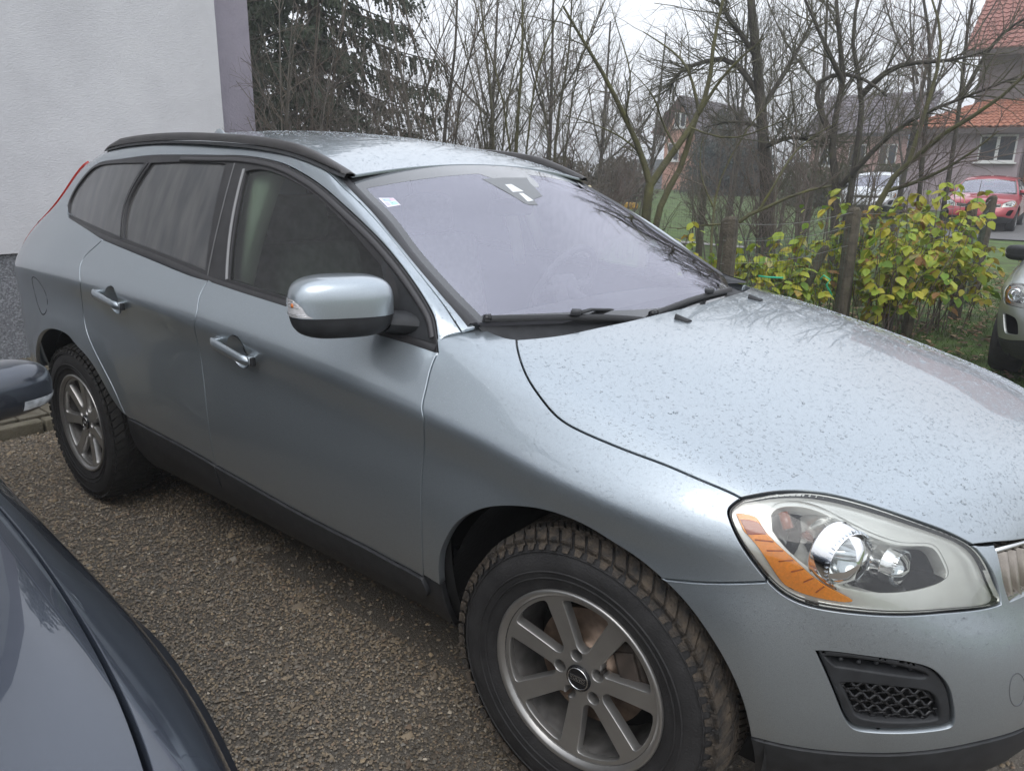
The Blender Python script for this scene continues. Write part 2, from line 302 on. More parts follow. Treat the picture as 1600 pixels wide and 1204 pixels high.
# ---- control points of the car body and panel outlines on it
NET = [
[(-3.6,0,0.3),(-3.68,0,0.36),(-3.72,0,0.46),(-3.74,0,0.58),(-3.74,0,0.72),(-3.73,0,0.84),(-3.72,0,0.96),(-3.66,0,1.08),(-3.55,0,1.18),(-3.42,0,1.28),(-3.3,0,1.4),(-3.22,0,1.5),(-3.15,0,1.58)],
[(-3.58,0.55,0.3),(-3.64,0.57,0.36),(-3.69,0.6,0.46),(-3.72,0.61,0.58),(-3.72,0.61,0.72),(-3.71,0.61,0.84),(-3.7,0.6,0.975),(-3.645,0.6,1.09),(-3.53,0.57,1.18),(-3.4,0.55,1.28),(-3.28,0.52,1.39),(-3.2,0.48,1.49),(-3.13,0.43,1.57)],
[(-3.48,0.76,0.3),(-3.55,0.8,0.36),(-3.61,0.835,0.46),(-3.645,0.85,0.58),(-3.655,0.855,0.72),(-3.655,0.85,0.85),(-3.655,0.845,0.985),(-3.6,0.825,1.1),(-3.45,0.79,1.19),(-3.29,0.755,1.28),(-3.17,0.715,1.38),(-3.09,0.67,1.49),(-3.03,0.6,1.57)],
[(-3.33,0.766,0.28),(-3.33,0.831,0.36),(-3.33,0.878,0.456),(-3.33,0.898,0.55),(-3.33,0.904,0.7),(-3.33,0.885,0.96),(-3.33,0.934,1.042),(-3.33,0.8785,1.115),(-3.33,0.809,1.245),(-3.16,0.775,1.32),(-3.07,0.73,1.42),(-3,0.685,1.52),(-2.95,0.61,1.585)],
[(-2.98,0.8,0.26),(-2.98,0.865,0.34),(-2.98,0.912,0.444),(-2.98,0.932,0.55),(-2.98,0.938,0.7),(-2.98,0.919,0.97),(-2.98,0.968,1.052),(-2.98,0.915,1.125),(-2.98,0.848,1.24),(-2.94,0.785,1.32),(-2.9,0.745,1.42),(-2.84,0.705,1.52),(-2.8,0.63,1.59)],
[(-2.55,0.8,0.22),(-2.55,0.865,0.3),(-2.55,0.912,0.42),(-2.55,0.932,0.55),(-2.55,0.938,0.7),(-2.55,0.919,0.97),(-2.55,0.968,1.052),(-2.55,0.9225,1.125),(-2.55,0.863,1.23),(-2.55,0.81,1.33),(-2.55,0.76,1.43),(-2.52,0.715,1.52),(-2.5,0.64,1.6)],
[(-2.05,0.8,0.22),(-2.05,0.865,0.3),(-2.05,0.912,0.42),(-2.05,0.932,0.55),(-2.05,0.938,0.7),(-2.05,0.919,0.95),(-2.05,0.968,1.032),(-2.05,0.925,1.105),(-2.05,0.868,1.19),(-2.05,0.815,1.29),(-2.05,0.745,1.43),(-2.05,0.665,1.55),(-2.05,0.525,1.61)],
[(-1.5,0.8,0.22),(-1.5,0.865,0.3),(-1.5,0.912,0.42),(-1.5,0.932,0.55),(-1.5,0.938,0.7),(-1.5,0.919,0.92),(-1.5,0.968,1.002),(-1.5,0.925,1.075),(-1.5,0.868,1.15),(-1.5,0.818,1.25),(-1.5,0.748,1.39),(-1.5,0.668,1.51),(-1.5,0.528,1.57)],
[(-1,0.8,0.22),(-1,0.865,0.3),(-1,0.912,0.42),(-1,0.932,0.55),(-1,0.938,0.7),(-1,0.919,0.885),(-1,0.968,0.967),(-1,0.925,1.04),(-1,0.868,1.12),(-1,0.818,1.22),(-1,0.748,1.36),(-1,0.668,1.48),(-1,0.528,1.54)],
[(-0.62,0.798,0.22),(-0.62,0.863,0.3),(-0.62,0.91,0.42),(-0.62,0.93,0.55),(-0.62,0.936,0.7),(-0.62,0.917,0.85),(-0.62,0.966,0.932),(-0.62,0.9205,1.005),(-0.62,0.861,1.105),(-0.62,0.8,1.125),(-0.58,0.6,1.14),(-0.56,0.3,1.15),(-0.55,0,1.155)],
[(-0.38,0.796,0.22),(-0.38,0.861,0.3),(-0.38,0.908,0.42),(-0.38,0.928,0.55),(-0.38,0.934,0.7),(-0.38,0.915,0.825),(-0.38,0.964,0.907),(-0.38,0.915,0.98),(-0.38,0.852,1.075),(-0.36,0.765,1.108),(-0.34,0.57,1.125),(-0.33,0.29,1.14),(-0.32,0,1.145)],
[(-0.12,0.794,0.22),(-0.12,0.859,0.3),(-0.12,0.906,0.42),(-0.12,0.926,0.55),(-0.12,0.932,0.7),(-0.12,0.913,0.795),(-0.12,0.962,0.877),(-0.12,0.9065,0.95),(-0.12,0.837,1.04),(-0.11,0.735,1.068),(-0.12,0.54,1.112),(-0.13,0.27,1.127),(-0.13,0,1.132)],
[(0.14,0.788,0.22),(0.14,0.853,0.3),(0.14,0.9,0.42),(0.14,0.92,0.55),(0.14,0.926,0.7),(0.14,0.907,0.77),(0.14,0.956,0.852),(0.14,0.893,0.925),(0.14,0.816,1),(0.12,0.7,1.022),(0.08,0.5,1.082),(0.05,0.26,1.105),(0.04,0,1.11)],
[(0.4,0.76,0.22),(0.42,0.82,0.29),(0.43,0.868,0.4),(0.435,0.888,0.53),(0.435,0.895,0.66),(0.425,0.892,0.75),(0.41,0.895,0.835),(0.385,0.855,0.905),(0.35,0.78,0.95),(0.3,0.66,0.99),(0.24,0.47,1.048),(0.2,0.25,1.077),(0.18,0,1.083)],
[(0.59,0.66,0.22),(0.628,0.72,0.29),(0.658,0.762,0.4),(0.668,0.78,0.53),(0.663,0.785,0.66),(0.64,0.785,0.735),(0.61,0.78,0.8),(0.575,0.745,0.87),(0.53,0.68,0.922),(0.47,0.58,0.965),(0.4,0.43,1.012),(0.34,0.235,1.045),(0.31,0,1.052)],
[(0.71,0.48,0.22),(0.795,0.532,0.28),(0.845,0.572,0.38),(0.855,0.587,0.5),(0.825,0.592,0.62),(0.775,0.58,0.7),(0.755,0.575,0.765),(0.73,0.555,0.832),(0.695,0.52,0.895),(0.64,0.46,0.945),(0.56,0.35,0.985),(0.48,0.2,1.012),(0.45,0,1.02)],
[(0.76,0.26,0.22),(0.85,0.28,0.28),(0.9,0.3,0.37),(0.91,0.315,0.48),(0.885,0.32,0.6),(0.845,0.325,0.68),(0.835,0.325,0.745),(0.825,0.32,0.805),(0.805,0.31,0.865),(0.765,0.29,0.915),(0.7,0.24,0.95),(0.63,0.14,0.972),(0.6,0,0.98)],
[(0.78,0,0.22),(0.87,0,0.28),(0.92,0,0.37),(0.93,0,0.48),(0.905,0,0.6),(0.87,0,0.68),(0.865,0,0.745),(0.86,0,0.8),(0.845,0,0.85),(0.825,0,0.89),(0.8,0,0.912),(0.77,0,0.928),(0.74,0,0.938)]]
UV=dict(
rgap=[(5.196,8.056),(5.134,7.766),(5.021,7.290),(5.023,6.809),(5.108,5.984),(4.957,4.887),(5.048,4.452),(5.245,4.073),(5.440,3.583),(5.536,3.077),(5.576,2.801)],
rarch=[(3.234,3.435),(3.388,3.736),(3.611,4.049),(4.007,4.290),(4.335,4.361),(4.618,4.328),(4.774,4.214),(5.027,4.035),(5.246,3.698),(5.412,3.192),(5.533,2.833)],
dbotR=[(5.623,2.731),(5.965,2.677),(6.442,2.604),(6.860,2.487)],
dbotF=[(6.887,2.479),(7.453,2.330),(8.029,2.212),(8.669,2.171),(9.049,2.113),(9.447,2.144)],
fgap=[(9.476,7.861),(9.498,7.329),(9.540,6.837),(9.578,6.286),(9.609,5.997),(9.498,4.675),(9.502,3.199),(9.467,2.215)],
bgap=[(6.834,7.836),(6.825,7.189),(6.877,6.489),(6.821,5.157),(6.842,4.265),(6.862,3.157),(6.859,2.446)],
farch=[(9.735,2.195),(9.792,2.919),(9.873,3.266),(10.027,3.704),(10.254,4.091),(10.514,4.400),(10.789,4.647),(11.053,4.844),(11.306,4.945),(11.541,4.933),(11.762,4.801),(11.976,4.659),(12.200,4.401)],
barch=[(12.200,4.401),(12.374,4.131),(12.522,3.818),(12.654,3.476),(12.768,3.104),(12.872,2.605),(12.943,1.971)],
bfgap=[(12.203,4.389),(12.448,4.636),(12.927,5.169),(12.964,5.209)],
hoodgap=[(10.021,9.104),(10.288,8.571),(10.568,8.007),(10.806,7.652),(10.999,7.426),(11.183,7.317),(11.483,7.265),(11.807,7.242),(12.114,7.230),(12.416,7.164),(12.649,7.103),(12.764,7.041)],
hl=[(12.774,7.057),(12.683,6.723),(12.695,6.509),(12.753,6.185),(12.843,5.758),(12.969,5.271),(13.097,4.991),(13.250,4.883),(13.483,4.905),(13.792,4.987),(14.079,5.087),(14.377,5.195),(14.711,5.248),(14.983,5.297),(14.988,5.741),(14.922,6.356),(14.788,6.907),(14.551,7.213),(14.204,7.475),(13.857,7.656),(13.520,7.710),(13.252,7.613),(12.992,7.365)],
hfront=[(14.796,6.987),(15.068,6.963),(15.418,6.922)],
fog=[(13.319,3.921),(13.475,3.964),(13.765,3.986),(14.024,3.960),(14.152,3.890),(14.247,3.726),(14.306,3.535),(14.348,3.248),(14.371,2.900),(14.325,2.819),(14.030,2.672),(13.797,2.606),(13.677,2.606),(13.605,2.714),(13.515,3.063),(13.415,3.505)],
blow=[(12.943,1.954),(13.204,1.999),(13.589,2.049),(13.980,2.177),(14.375,2.380),(14.701,2.540),(15.103,2.625)],
ftop=[(10.005,9.120),(9.916,9.079),(9.787,9.100),(9.610,9.179),(9.464,9.288),(9.375,9.093),(9.236,8.641)],
beltS=[(9.487,7.850),(9.044,7.842),(8.379,7.781),(7.712,7.784),(7.248,7.785),(6.830,7.808)],
beltR=[(6.830,7.808),(6.635,7.787),(6.194,7.873),(5.712,7.963),(5.196,8.056)],
clad=[(9.348,1.561),(8.528,1.221),(7.862,1.093),(7.306,1.326),(6.857,1.936)],
cladR=[(6.786,1.908),(6.406,2.140),(5.963,2.374),(5.697,2.554)],
sillb=[(8.048,0.584),(7.469,1.243),(7.095,1.561),(6.326,1.228),(5.707,1.007),(5.556,1.442)],
bumtop=[(15.321,5.413)],
grl=[(15.020,6.944),(15.055,6.651),(15.068,5.945),(15.105,5.327)],
hrear=[(10.023,9.144),(10.275,9.666),(10.404,10.133),(10.535,10.612)],
fuel=[(3.670,5.390),(3.992,5.578),(4.002,5.243),(3.879,4.884),(3.688,4.617),(3.371,4.476)],
qtop=[(5.089,7.843),(4.223,8.463)],
)
XZ=dict(
trimtop=[(-2.950,1.288),(-2.973,1.329),(-2.962,1.387),(-2.902,1.456),(-2.820,1.508),(-2.715,1.532),(-2.534,1.543),(-2.295,1.558),(-2.042,1.561),(-1.826,1.560),(-1.642,1.558),(-1.441,1.538),(-1.306,1.508),(-1.172,1.467),(-1.042,1.416),(-0.917,1.363),(-0.802,1.308),(-0.692,1.244),(-0.606,1.185),(-0.561,1.146),(-0.537,1.105),(-0.520,1.063)],
belttop=[(-2.952,1.291),(-2.300,1.236),(-1.986,1.198),(-1.750,1.166),(-1.621,1.153),(-1.515,1.146),(-1.198,1.125),(-0.652,1.086)],
beltlow=[(-2.916,1.276),(-2.468,1.225),(-2.221,1.200),(-1.979,1.180),(-1.740,1.142),(-1.634,1.137),(-1.182,1.107),(-0.648,1.075),(-0.519,1.063)],
qdiv=[(-2.272,1.529),(-2.341,1.381),(-2.300,1.232)],
bpil=[(-1.683,1.531),(-1.635,1.210)],
strip=[(-1.622,1.523),(-1.522,1.161)],
glF=[(-1.514,1.519),(-1.381,1.500),(-1.246,1.465),(-1.126,1.422),(-0.994,1.365),(-0.895,1.316),(-0.793,1.264)],
glFr=[(-0.793,1.264),(-0.736,1.196),(-0.692,1.142),(-0.652,1.088)],
)
UV.update(
hlin=[(13.028,6.916),(13.082,7.136),(13.243,7.325),(13.438,7.344),(13.716,7.105),(13.946,6.911),(14.187,6.826),(14.414,6.862),(14.512,6.542),(14.521,6.081),(14.367,5.858),(14.097,5.640),(13.774,5.480),(13.540,5.479),(13.404,5.641),(13.256,5.871),(13.122,6.207),(13.037,6.531)],
amber=[(12.774,6.579),(12.905,6.621),(12.980,6.399),(13.186,5.906),(13.397,5.475),(13.566,5.263),(13.386,5.166),(13.154,5.213),(13.063,5.390),(12.936,5.968),(12.839,6.240)],
proj1=[(13.436,6.296)],
proj2=[(14.038,6.262)],
slot=[(13.386,3.814),(13.669,3.869),(14.027,3.807),(14.141,3.733),(14.132,3.696),(13.868,3.688),(13.465,3.677)],
vmesh=[(13.516,3.381),(13.684,3.426),(13.976,3.448),(14.160,3.418),(14.242,3.237),(14.268,2.991),(14.233,2.908),(13.724,2.786),(13.638,2.910)],
towc=[(14.955,3.469)],
fuelc=[(3.739,4.917)],
nozz=[(11.037,11.114)],
)
WS=dict(
sensor=[(0.127,-0.261),(0.298,-0.241),(0.313,-0.224),(0.317,-0.167),(0.282,-0.134),(0.264,-0.031),(0.169,0.061),(0.116,0.136)],
sw1=[(0.177,-0.171),(0.176,-0.119),(0.230,-0.123),(0.231,-0.207)],
sw2=[(0.241,-0.179),(0.242,-0.149),(0.291,-0.155),(0.295,-0.205)],
sticker=[(0.163,-0.942),(0.178,-0.876),(0.221,-0.880),(0.220,-0.944)],
wipA=[(0.829,-0.974),(0.851,-0.881),(0.874,-0.774),(0.895,-0.658),(0.925,-0.511),(0.950,-0.409)],
wipB=[(0.938,-0.338),(0.919,-0.114),(0.911,0.141),(0.922,0.506)],
)
# ================================================================ the silver estate car : body surface
WF, WR = (0., .362), (-2.774, .362)
def bsb(t): return np.stack([(1-t)**3, 3*t**3-6*t**2+4, -3*t**3+3*t**2+3*t+1, t**3], -1)/6
def sstep(a, b, x):
    t = np.clip((x-a)/(b-a), 0, 1); return t*t*(3-2*t)
def make_surface(NET, arches, flare=.016):
    NET = np.asarray(NET, float); m = np.array([1, -1, 1.])
    Nn = np.concatenate([NET[1:2]*m, NET, NET[-2:-1]*m], 0); bot = 2*Nn[:, :1]-Nn[:, 1:2]; G = np.concatenate([bot, Nn, Nn[:, -2:-1]*m], 1)
    NU, NV = NET.shape[0]-1, NET.shape[1]-1
    def S(u, v):
        # past the centre lines the surface goes on as its own mirror image
        u = np.asarray(u, float); v = np.asarray(v, float); sg = np.where(u > NU, -1., 1.)*np.where(v > NV, -1., 1.)
        u = np.where(u > NU, 2*NU-u, u); v = np.where(v > NV, 2*NV-v, v); u = np.clip(u, 0, NU); v = np.clip(v, 0, NV)
        i = np.minimum(u.astype(int), NU-1); j = np.minimum(v.astype(int), NV-1); bu = bsb(u-i); bv = bsb(v-j)
        P = np.zeros(u.shape+(3,))
        for a in range(4):
            for b in range(4): P += (bu[..., a]*bv[..., b])[..., None]*G[i+a, j+b]
        x, w, z = P[..., 0], P[..., 1], P[..., 2]
        for cx, cz in arches:
            r = np.hypot(x-cx, z-cz); w = w+flare*sstep(.62, .44, r)*sstep(.5, .75, w)*sstep(1.0, .8, z)
        return np.stack([x, -w*sg, z], -1)
    return S
SB = make_surface(NET, (WF, WR))
def zbelt(x): return np.interp(x, [-3.3, -2.5, -1.6, -.5], [1.23, 1.215, 1.14, 1.07])
def Gw(x, z):
    h = z-zbelt(x); return .858-.06*sstep(-2.2, -3.4, x)-.012*sstep(-1.0, -.4, x)-.32*h-.30*h*h
def SG(x, z): return np.stack([x, -Gw(x, z), z], -1)
RB = [(-1.10, .645, 1.502), (-1.15, .645, 1.513), (-1.255, .645, 1.541), (-1.392, .646, 1.569), (-1.554, .647, 1.588), (-1.756, .648, 1.601), (-2.04, .648, 1.612), (-2.3, .646, 1.613), (-2.586, .640, 1.603), (-2.8, .632, 1.584), (-2.93, .62, 1.562)]
RC = [(-1.095, 0, 1.548), (-1.17, 0, 1.572), (-1.27, 0, 1.601), (-1.40, 0, 1.628), (-1.56, 0, 1.650), (-1.76, 0, 1.668), (-2.04, 0, 1.682), (-2.3, 0, 1.685), (-2.586, 0, 1.680), (-2.8, 0, 1.670), (-2.98, 0, 1.65)]
def SR(t, s):
    t = np.asarray(t, float); b = cr(RB, t.ravel()).reshape(t.shape+(3,)); k = cr(RC, t.ravel()).reshape(t.shape+(3,)); q = 1-(1-s)**2
    return np.stack([b[..., 0]+(k[..., 0]-b[..., 0])*q, -b[..., 1]*(1-s), b[..., 2]+(k[..., 2]-b[..., 2])*q], -1)
WL = [(-1.146, .643, 1.500), (-1.025, .665, 1.441), (-.89, .69, 1.374), (-.772, .718, 1.302), (-.662, .738, 1.240), (-.566, .752, 1.188), (-.495, .758, 1.150), (-.44, .764, 1.118), (-.36, .775, 1.07)]
def SW(b, s):
    """windscreen: b 0 top .. 1 base, s -1 .. 1 across"""
    b = np.asarray(b, float); L = cr(WL, b.ravel()).reshape(b.shape+(3,)); k = 1-s*s
    return np.stack([L[..., 0]+(.045+.16*b)*k, L[..., 1]*s, L[..., 2]+(.048-.03*b+.10*b*(1-b))*k], -1)
BA = XZ['trimtop'][3:]
_ba = np.array([(x, -float(Gw(np.array(x), np.array(z))), z) for x, z in BA])
BB = np.array([(-2.93, -.62, 1.562), (-2.84, -.629, 1.578), (-2.74, -.635, 1.590), (-2.55, -.641, 1.604), (-2.3, -.646, 1.613), (-2.06, -.648, 1.612), (-1.85, -.648, 1.604), (-1.68, -.6475, 1.596), (-1.49, -.6465, 1.581), (-1.37, -.646, 1.566), (-1.20, -.646, 1.527),
               (-1.09, -.654, 1.472), (-.96, -.677, 1.408), (-.84, -.703, 1.340), (-.72, -.728, 1.271), (-.62, -.744, 1.217), (-.55, -.754, 1.178), (-.50, -.758, 1.150), (-.455, -.763, 1.124)])
def SBand(t, q):
    t = np.asarray(t, float); sh = t.shape; k = np.clip(t.ravel(), 0, 1)*(len(BA)-1)
    A = cr_idx(_ba, k).reshape(sh+(3,)); B = cr_idx(BB, k).reshape(sh+(3,)); d = np.linalg.norm(B-A, axis=-1)[..., None]
    x = A[..., 0]; TA = np.stack([0*x, .32+.6*np.clip(A[..., 2]-zbelt(x), 0, .5), 1+0*x], -1)
    fr = sstep(.52, .66, t)[..., None]; TB = np.array([0, 1., .22])*(1-fr)+np.array([.42, 1., .12])*fr
    TA = TA/np.linalg.norm(TA, axis=-1, keepdims=True)*d; TB = TB/np.linalg.norm(TB, axis=-1, keepdims=True); TB = (TB*(1-.72*fr)+.72*fr*(B-A)/d)*d
    q = np.asarray(q)[..., None]; h = q*q*(3-2*q)
    return A*(1-h)+B*h+TA*(q**3-2*q*q+q)*1.0+TB*(q**3-q*q)*1.0
def cr_idx(p, k):
    i = np.clip(k.astype(int), 0, len(p)-2); f = (k-i)[:, None]; g = lambda j: p[np.clip(j, 0, len(p)-1)]
    p0, p1, p2, p3 = g(i-1), g(i), g(i+1), g(i+2)
    return .5*((2*p1)+(-p0+p2)*f+(2*p0-5*p1+4*p2-p3)*f*f+(-p0+3*p1-3*p2+p3)*f**3)
WSBASE = [(.83, -1), (.87, -.8), (.91, -.55), (.942, -.28), (.952, 0), (.942, .28), (.91, .55), (.87, .8), (.83, 1)]
def ws_loop(t, db, k):
    b = [(b_+db, s_*k) for b_, s_ in WSBASE]; return curve([(t, -k), b[0]], b, [b[-1], (t, k)], [(t, k), (t, -k)])
SCU = (.34, .105)      # metres per unit of the body surface
ycut = lambda m: abs(m[1]) < 2e-3

def uv_at(x, z, u0, v0):
    """body-surface parameters of the side point (x, z)"""
    u, v = u0, v0
    for _ in range(30):
        p = SB(np.array(u), np.array(v)); e = 1e-3
        a = (SB(np.array(u+e), np.array(v))-p)/e; b = (SB(np.array(u), np.array(v+e))-p)/e
        J = np.array([[a[0], b[0]], [a[2], b[2]]]); d = np.linalg.solve(J, np.array([x-p[0], z-p[2]])); u += np.clip(d[0], -.5, .5); v += np.clip(d[1], -.5, .5)
    return u, v
def build_volvo():
    car = empty('parked_car', (0, 0, 0), label='silver grey estate SUV wet with rain, parked on the gravel', cat='car')
    U = UV; r = lambda L: L[::-1]
    both = lambda o: (o, mirror_y(o))
    P = dict(mat=PAINT, parent=car, sc=SCU)
    hl = U['hl']; hl_low = hl[5:14]; hl_right = hl[13:17]; hl_top = hl[16:]+hl[:1]; hl_left = hl[:6]
    # --- bonnet (half, mirrored)
    hood = curve(U['hoodgap'], r(hl_top), [hl[16], (15.07, 6.95), (15.6, 6.91), (16.3, 6.88), (17, 6.87)], [(17, 6.87), (17, 12)], [(17, 12), (10.72, 12)], [(10.72, 12), (10.62, 11.2), (10.535, 10.612), (10.404, 10.133), (10.275, 9.666), (10.03, 9.14)])
    panel('bonnet', SB, hood, join=True, skip=ycut, res=.028, flange=.02, **P)
    # --- wings
    fender = curve(U['fgap'], [U['fgap'][-1], (9.735, 2.195)], U['farch'], U['bfgap'], [U['bfgap'][-1], hl[5]], r(hl_left), [hl[0], U['hoodgap'][-1]], r(U['hoodgap']), U['ftop'], [U['ftop'][-1], U['fgap'][0]])
    both(panel('front_wing', SB, fender, res=.026, flange=.022, **P))
    fdoor = curve(U['beltS'], [U['beltS'][-1], U['bgap'][0]], U['bgap'], [U['bgap'][-1], U['dbotF'][0]], U['dbotF'], [U['dbotF'][-1], U['fgap'][-1]], r(U['fgap']))
    hole_ = lambda cx, cz, u0: np.array([uv_at(cx+.054*math.cos(a), cz+.054*math.sin(a), u0, 5.5) for a in np.linspace(0, 2*math.pi, 24, endpoint=False)])
    fd = panel('front_door', SB, fdoor, res=.03, holes=[hole_(-1.333, .9475, 7.3)], **P)
    rdoor = curve(U['beltR'], U['rgap'], [U['rgap'][-1], U['dbotR'][0]], U['dbotR'], [U['dbotR'][-1], U['bgap'][-1]], r(U['bgap']))
    rd = panel('rear_door', SB, rdoor, res=.03, holes=[hole_(-2.2105, 1.011, 5.8)], **P)
    quarter = curve(U['rgap'], [U['rgap'][-1], U['rarch'][-1]], r(U['rarch']), [U['rarch'][0], (3.0, 2.6), (2.9, 2.0)], [(2.9, 2.0), (1.75, 2.0)], [(1.75, 2.0), (1.75, 5.4)], [(1.75, 5.4), (2.05, 6.4), (2.3, 7.6), (2.55, 9.0), (2.75, 10.4), (2.95, 11.35)], [(2.95, 11.35), (3.9, 11.15)], [(3.9, 11.15), (3.75, 10.6), (3.65, 10.0), (3.72, 9.4), (3.9, 8.95), (4.12, 8.62)], [(4.12, 8.62), (4.65, 8.36), U['rgap'][0]])
    both(panel('quarter_panel', SB, quarter, res=.03, **P))
    # --- front bumper with the cut-out for the air vent
    bumper = curve(U['bfgap'], [U['bfgap'][-1], hl[5]], hl_low, hl_right, [hl[16], (15.02, 6.90)], U['grl'][0:]+[], [U['grl'][-1], (15.35, 5.38), (15.9, 5.36), (17, 5.35)], [(17, 5.35), (17, 2.75)], [(17, 2.75), (15.9, 2.72), (15.103, 2.625)], r(U['blow']), [U['blow'][0], U['barch'][-1]], r(U['barch']))
    panel('front_bumper', SB, bumper, holes=[curve(U['fog'])], join=True, skip=ycut, res=.026, flange=.022, **P)
    lip = curve(r(U['blow'])+[], [U['blow'][0], (12.98, 1.5), (13.0, .5)], [(13.0, .5), (15, .5), (17, .5)], [(17, .5), (17, 2.72)], [(17, 2.72), (15.9, 2.70), (15.103, 2.62)])
    panel('bumper_lip', SB, lip, BLACKP, car, sc=SCU, join=True, skip=ycut, res=.035, off=.004)
    # --- tail
    tail = curve([(1.72, 1.2), (1.72, 5.4)], [(1.72, 5.4), (0, 5.4)], [(0, 5.4), (0, 1.2)], [(0, 1.2), (1.72, 1.2)])
    panel('rear_bumper', SB, tail, join=True, skip=ycut, res=.06, **P)
    gate = curve([(1.35, 5.5), (1.65, 6.4), (1.9, 7.6), (2.1, 9.0), (2.3, 10.4), (2.5, 11.9)], [(2.5, 11.9), (0, 11.9)], [(0, 11.9), (0, 5.5)], [(0, 5.5), (1.35, 5.5)])
    panel('tailgate', SB, gate, join=True, skip=ycut, res=.06, **P)
    tl = curve([(1.75, 5.5), (2.04, 6.4), (2.29, 7.6), (2.54, 9.0), (2.74, 10.4), (2.94, 11.3)], [(2.94, 11.3), (2.52, 11.3)], [(2.52, 11.3), (2.32, 10.4), (2.12, 9.0), (1.92, 7.6), (1.67, 6.4), (1.37, 5.5)], [(1.37, 5.5), (1.75, 5.5)])
    both(panel('tail_light', SB, tl, mat('tail_red', (.42, .035, .025), .12, coat=1), car, sc=SCU, off=.007, flange=.03))
    # --- sill and door cladding
    sill = curve([(9.735, 2.19), (9.72, 1.2), (9.66, .55)], [(9.66, .55), (7.5, .6), (5.62, .6)], [(5.62, .6), (5.55, 1.6), (5.58, 2.78)], [(5.58, 2.78)]+U['dbotR'], U['dbotF']+[(9.735, 2.195)])
    both(panel('sill_panel', SB, sill, BLACKP, car, sc=SCU, res=.035, gap=.001, off=-.004))
    cF = curve(U['dbotF'], [U['dbotF'][-1], (9.50, 1.85), (9.44, 1.58), (9.30, 1.50)], [(9.30, 1.50), (8.5, 1.42), (7.6, 1.50), (6.878, 1.74)], [(6.878, 1.74), (6.874, 2.48)])
    both(panel('door_cladding', SB, cF, BLACKP, car, sc=SCU, res=.025, off=.009, flange=.014))
    cR = curve(U['dbotR'], [U['dbotR'][-1], (6.858, 1.76)], [(6.858, 1.76), (6.4, 1.9), (5.95, 2.1), (5.70, 2.32)], [(5.70, 2.32), (5.623, 2.731)])
    both(panel('door_cladding', SB, cR, BLACKP, car, sc=SCU, res=.025, off=.009, flange=.014))
    # --- dark shell behind the gaps
    us, vs_ = np.meshgrid(np.linspace(5.45, 9.85, 60), np.linspace(.4, 8.0, 24), indexing='ij'); A = SB(us, vs_)
    mb = MB(); A2 = A.copy(); A2[..., 1] += .03; mb.grid(A2.tolist()); A3 = A2.copy(); A3[..., 1] *= -1; mb.grid(A3.tolist(), flip=True)
    us, vs_ = np.meshgrid(np.linspace(9.75, 17, 60), np.linspace(7.4, 12, 24), indexing='ij'); A = SB(us, vs_)-np.array([.0, 0, .035]); A[..., 0] -= .02; A[..., 1] += .03
    A[..., 1] = np.minimum(A[..., 1], 0); mb.grid(A.tolist()); A3 = A.copy(); A3[..., 1] *= -1; mb.grid(A3.tolist(), flip=True)
    us, vs_ = np.meshgrid(np.linspace(2.0, 5.2, 40), np.linspace(4.7, 11.6, 30), indexing='ij'); A = SB(us, vs_)*np.array([1, 1, 1.])+np.array([.02, .03, -.01]); mb.grid(A.tolist()); A3 = A.copy(); A3[..., 1] *= -1; mb.grid(A3.tolist(), flip=True)
    mb.box((-1.4, 0, .30), (3.9, 1.5, .12)); mb.box((.42, 0, .45), (.5, 1.15, .4)); mb.box((-3.4, 0, .5), (.4, 1.3, .4)); mb.box((-.62, 0, .62), (.12, 1.6, .6)); mb.box((-2.1, 0, .62), (.1, 1.6, .6))
    mb.build('inner_shell', DARK, car)
    # wheel house liners
    for cx, nm in ((WF[0], 'f'), (WR[0], 'r')):
        mb = MB(); rows = []
        for y in (-.865, -.80, -.62, -.55):
            rr = .45 if y < -.6 else .2
            rows.append([(cx-.015+rr*math.cos(a), y, .362+rr*1.0*math.sin(a)) for a in np.linspace(-.12, math.pi+.16, 28)])
        mb.grid(rows); both(mb.build('wheel_arch_liner', mat('liner', (.012, .012, .012), .9, bump=.4, bscale=80), car))
    # --- roof, cant rails, pillars
    panel('roof', SR, np.array([(0.004, 0.012), (.97, .012), (.97, 1), (0.004, 1)]), PAINT, car, sc=(1.95, .6), res=.035, join=True, skip=ycut, gap=.0015, flange=.01)
    qs = .60
    seam = [(.515, qs+.28), (.54, qs+.1), (.58, qs+.02), (.66, qs), (.8, qs), (.92, qs+.02), (.985, qs+.06)]
    band = curve([(.02, .015), (.55, .015)], [(.55, .015), (.97, .015)], [(.97, .015), (.985, qs+.06)], seam[::-1], [seam[0], (.505, .97)], [(.505, .97), (.02, .97)])
    both(panel('cant_rail', SBand, band, PAINT, car, sc=(3.0, .16), res=.022, gap=.0012, flange=.01))
    band2 = curve(seam, [seam[-1], (.985, .97)], [(.985, .97), (.515, .97)], [(.515, .97), seam[0]])
    both(panel('windscreen_pillar', SBand, band2, PAINT, car, sc=(3.0, .16), res=.02, gap=.0022, flange=.01))
    # black gap line filler under the band
    # --- windscreen with printed border
    WSG = glass('windscreen_glass', (.95, .95, .97), (.90, .89, 1.0), f0=.26)
    up_out = lambda Q: Q-np.array([-1.6, 0, .9])
    panel('windscreen', SW, ws_loop(.008, 0., .995), WSG, car, sc=(.95, .66), res=.045, gap=0, flange=.004, outward=up_out)
    FRIT = mat('glass_border', (.035, .036, .038), .12, coat=1, coatr=.02)
    wb = [(b_-.035, s_*.962) for b_, s_ in WSBASE]
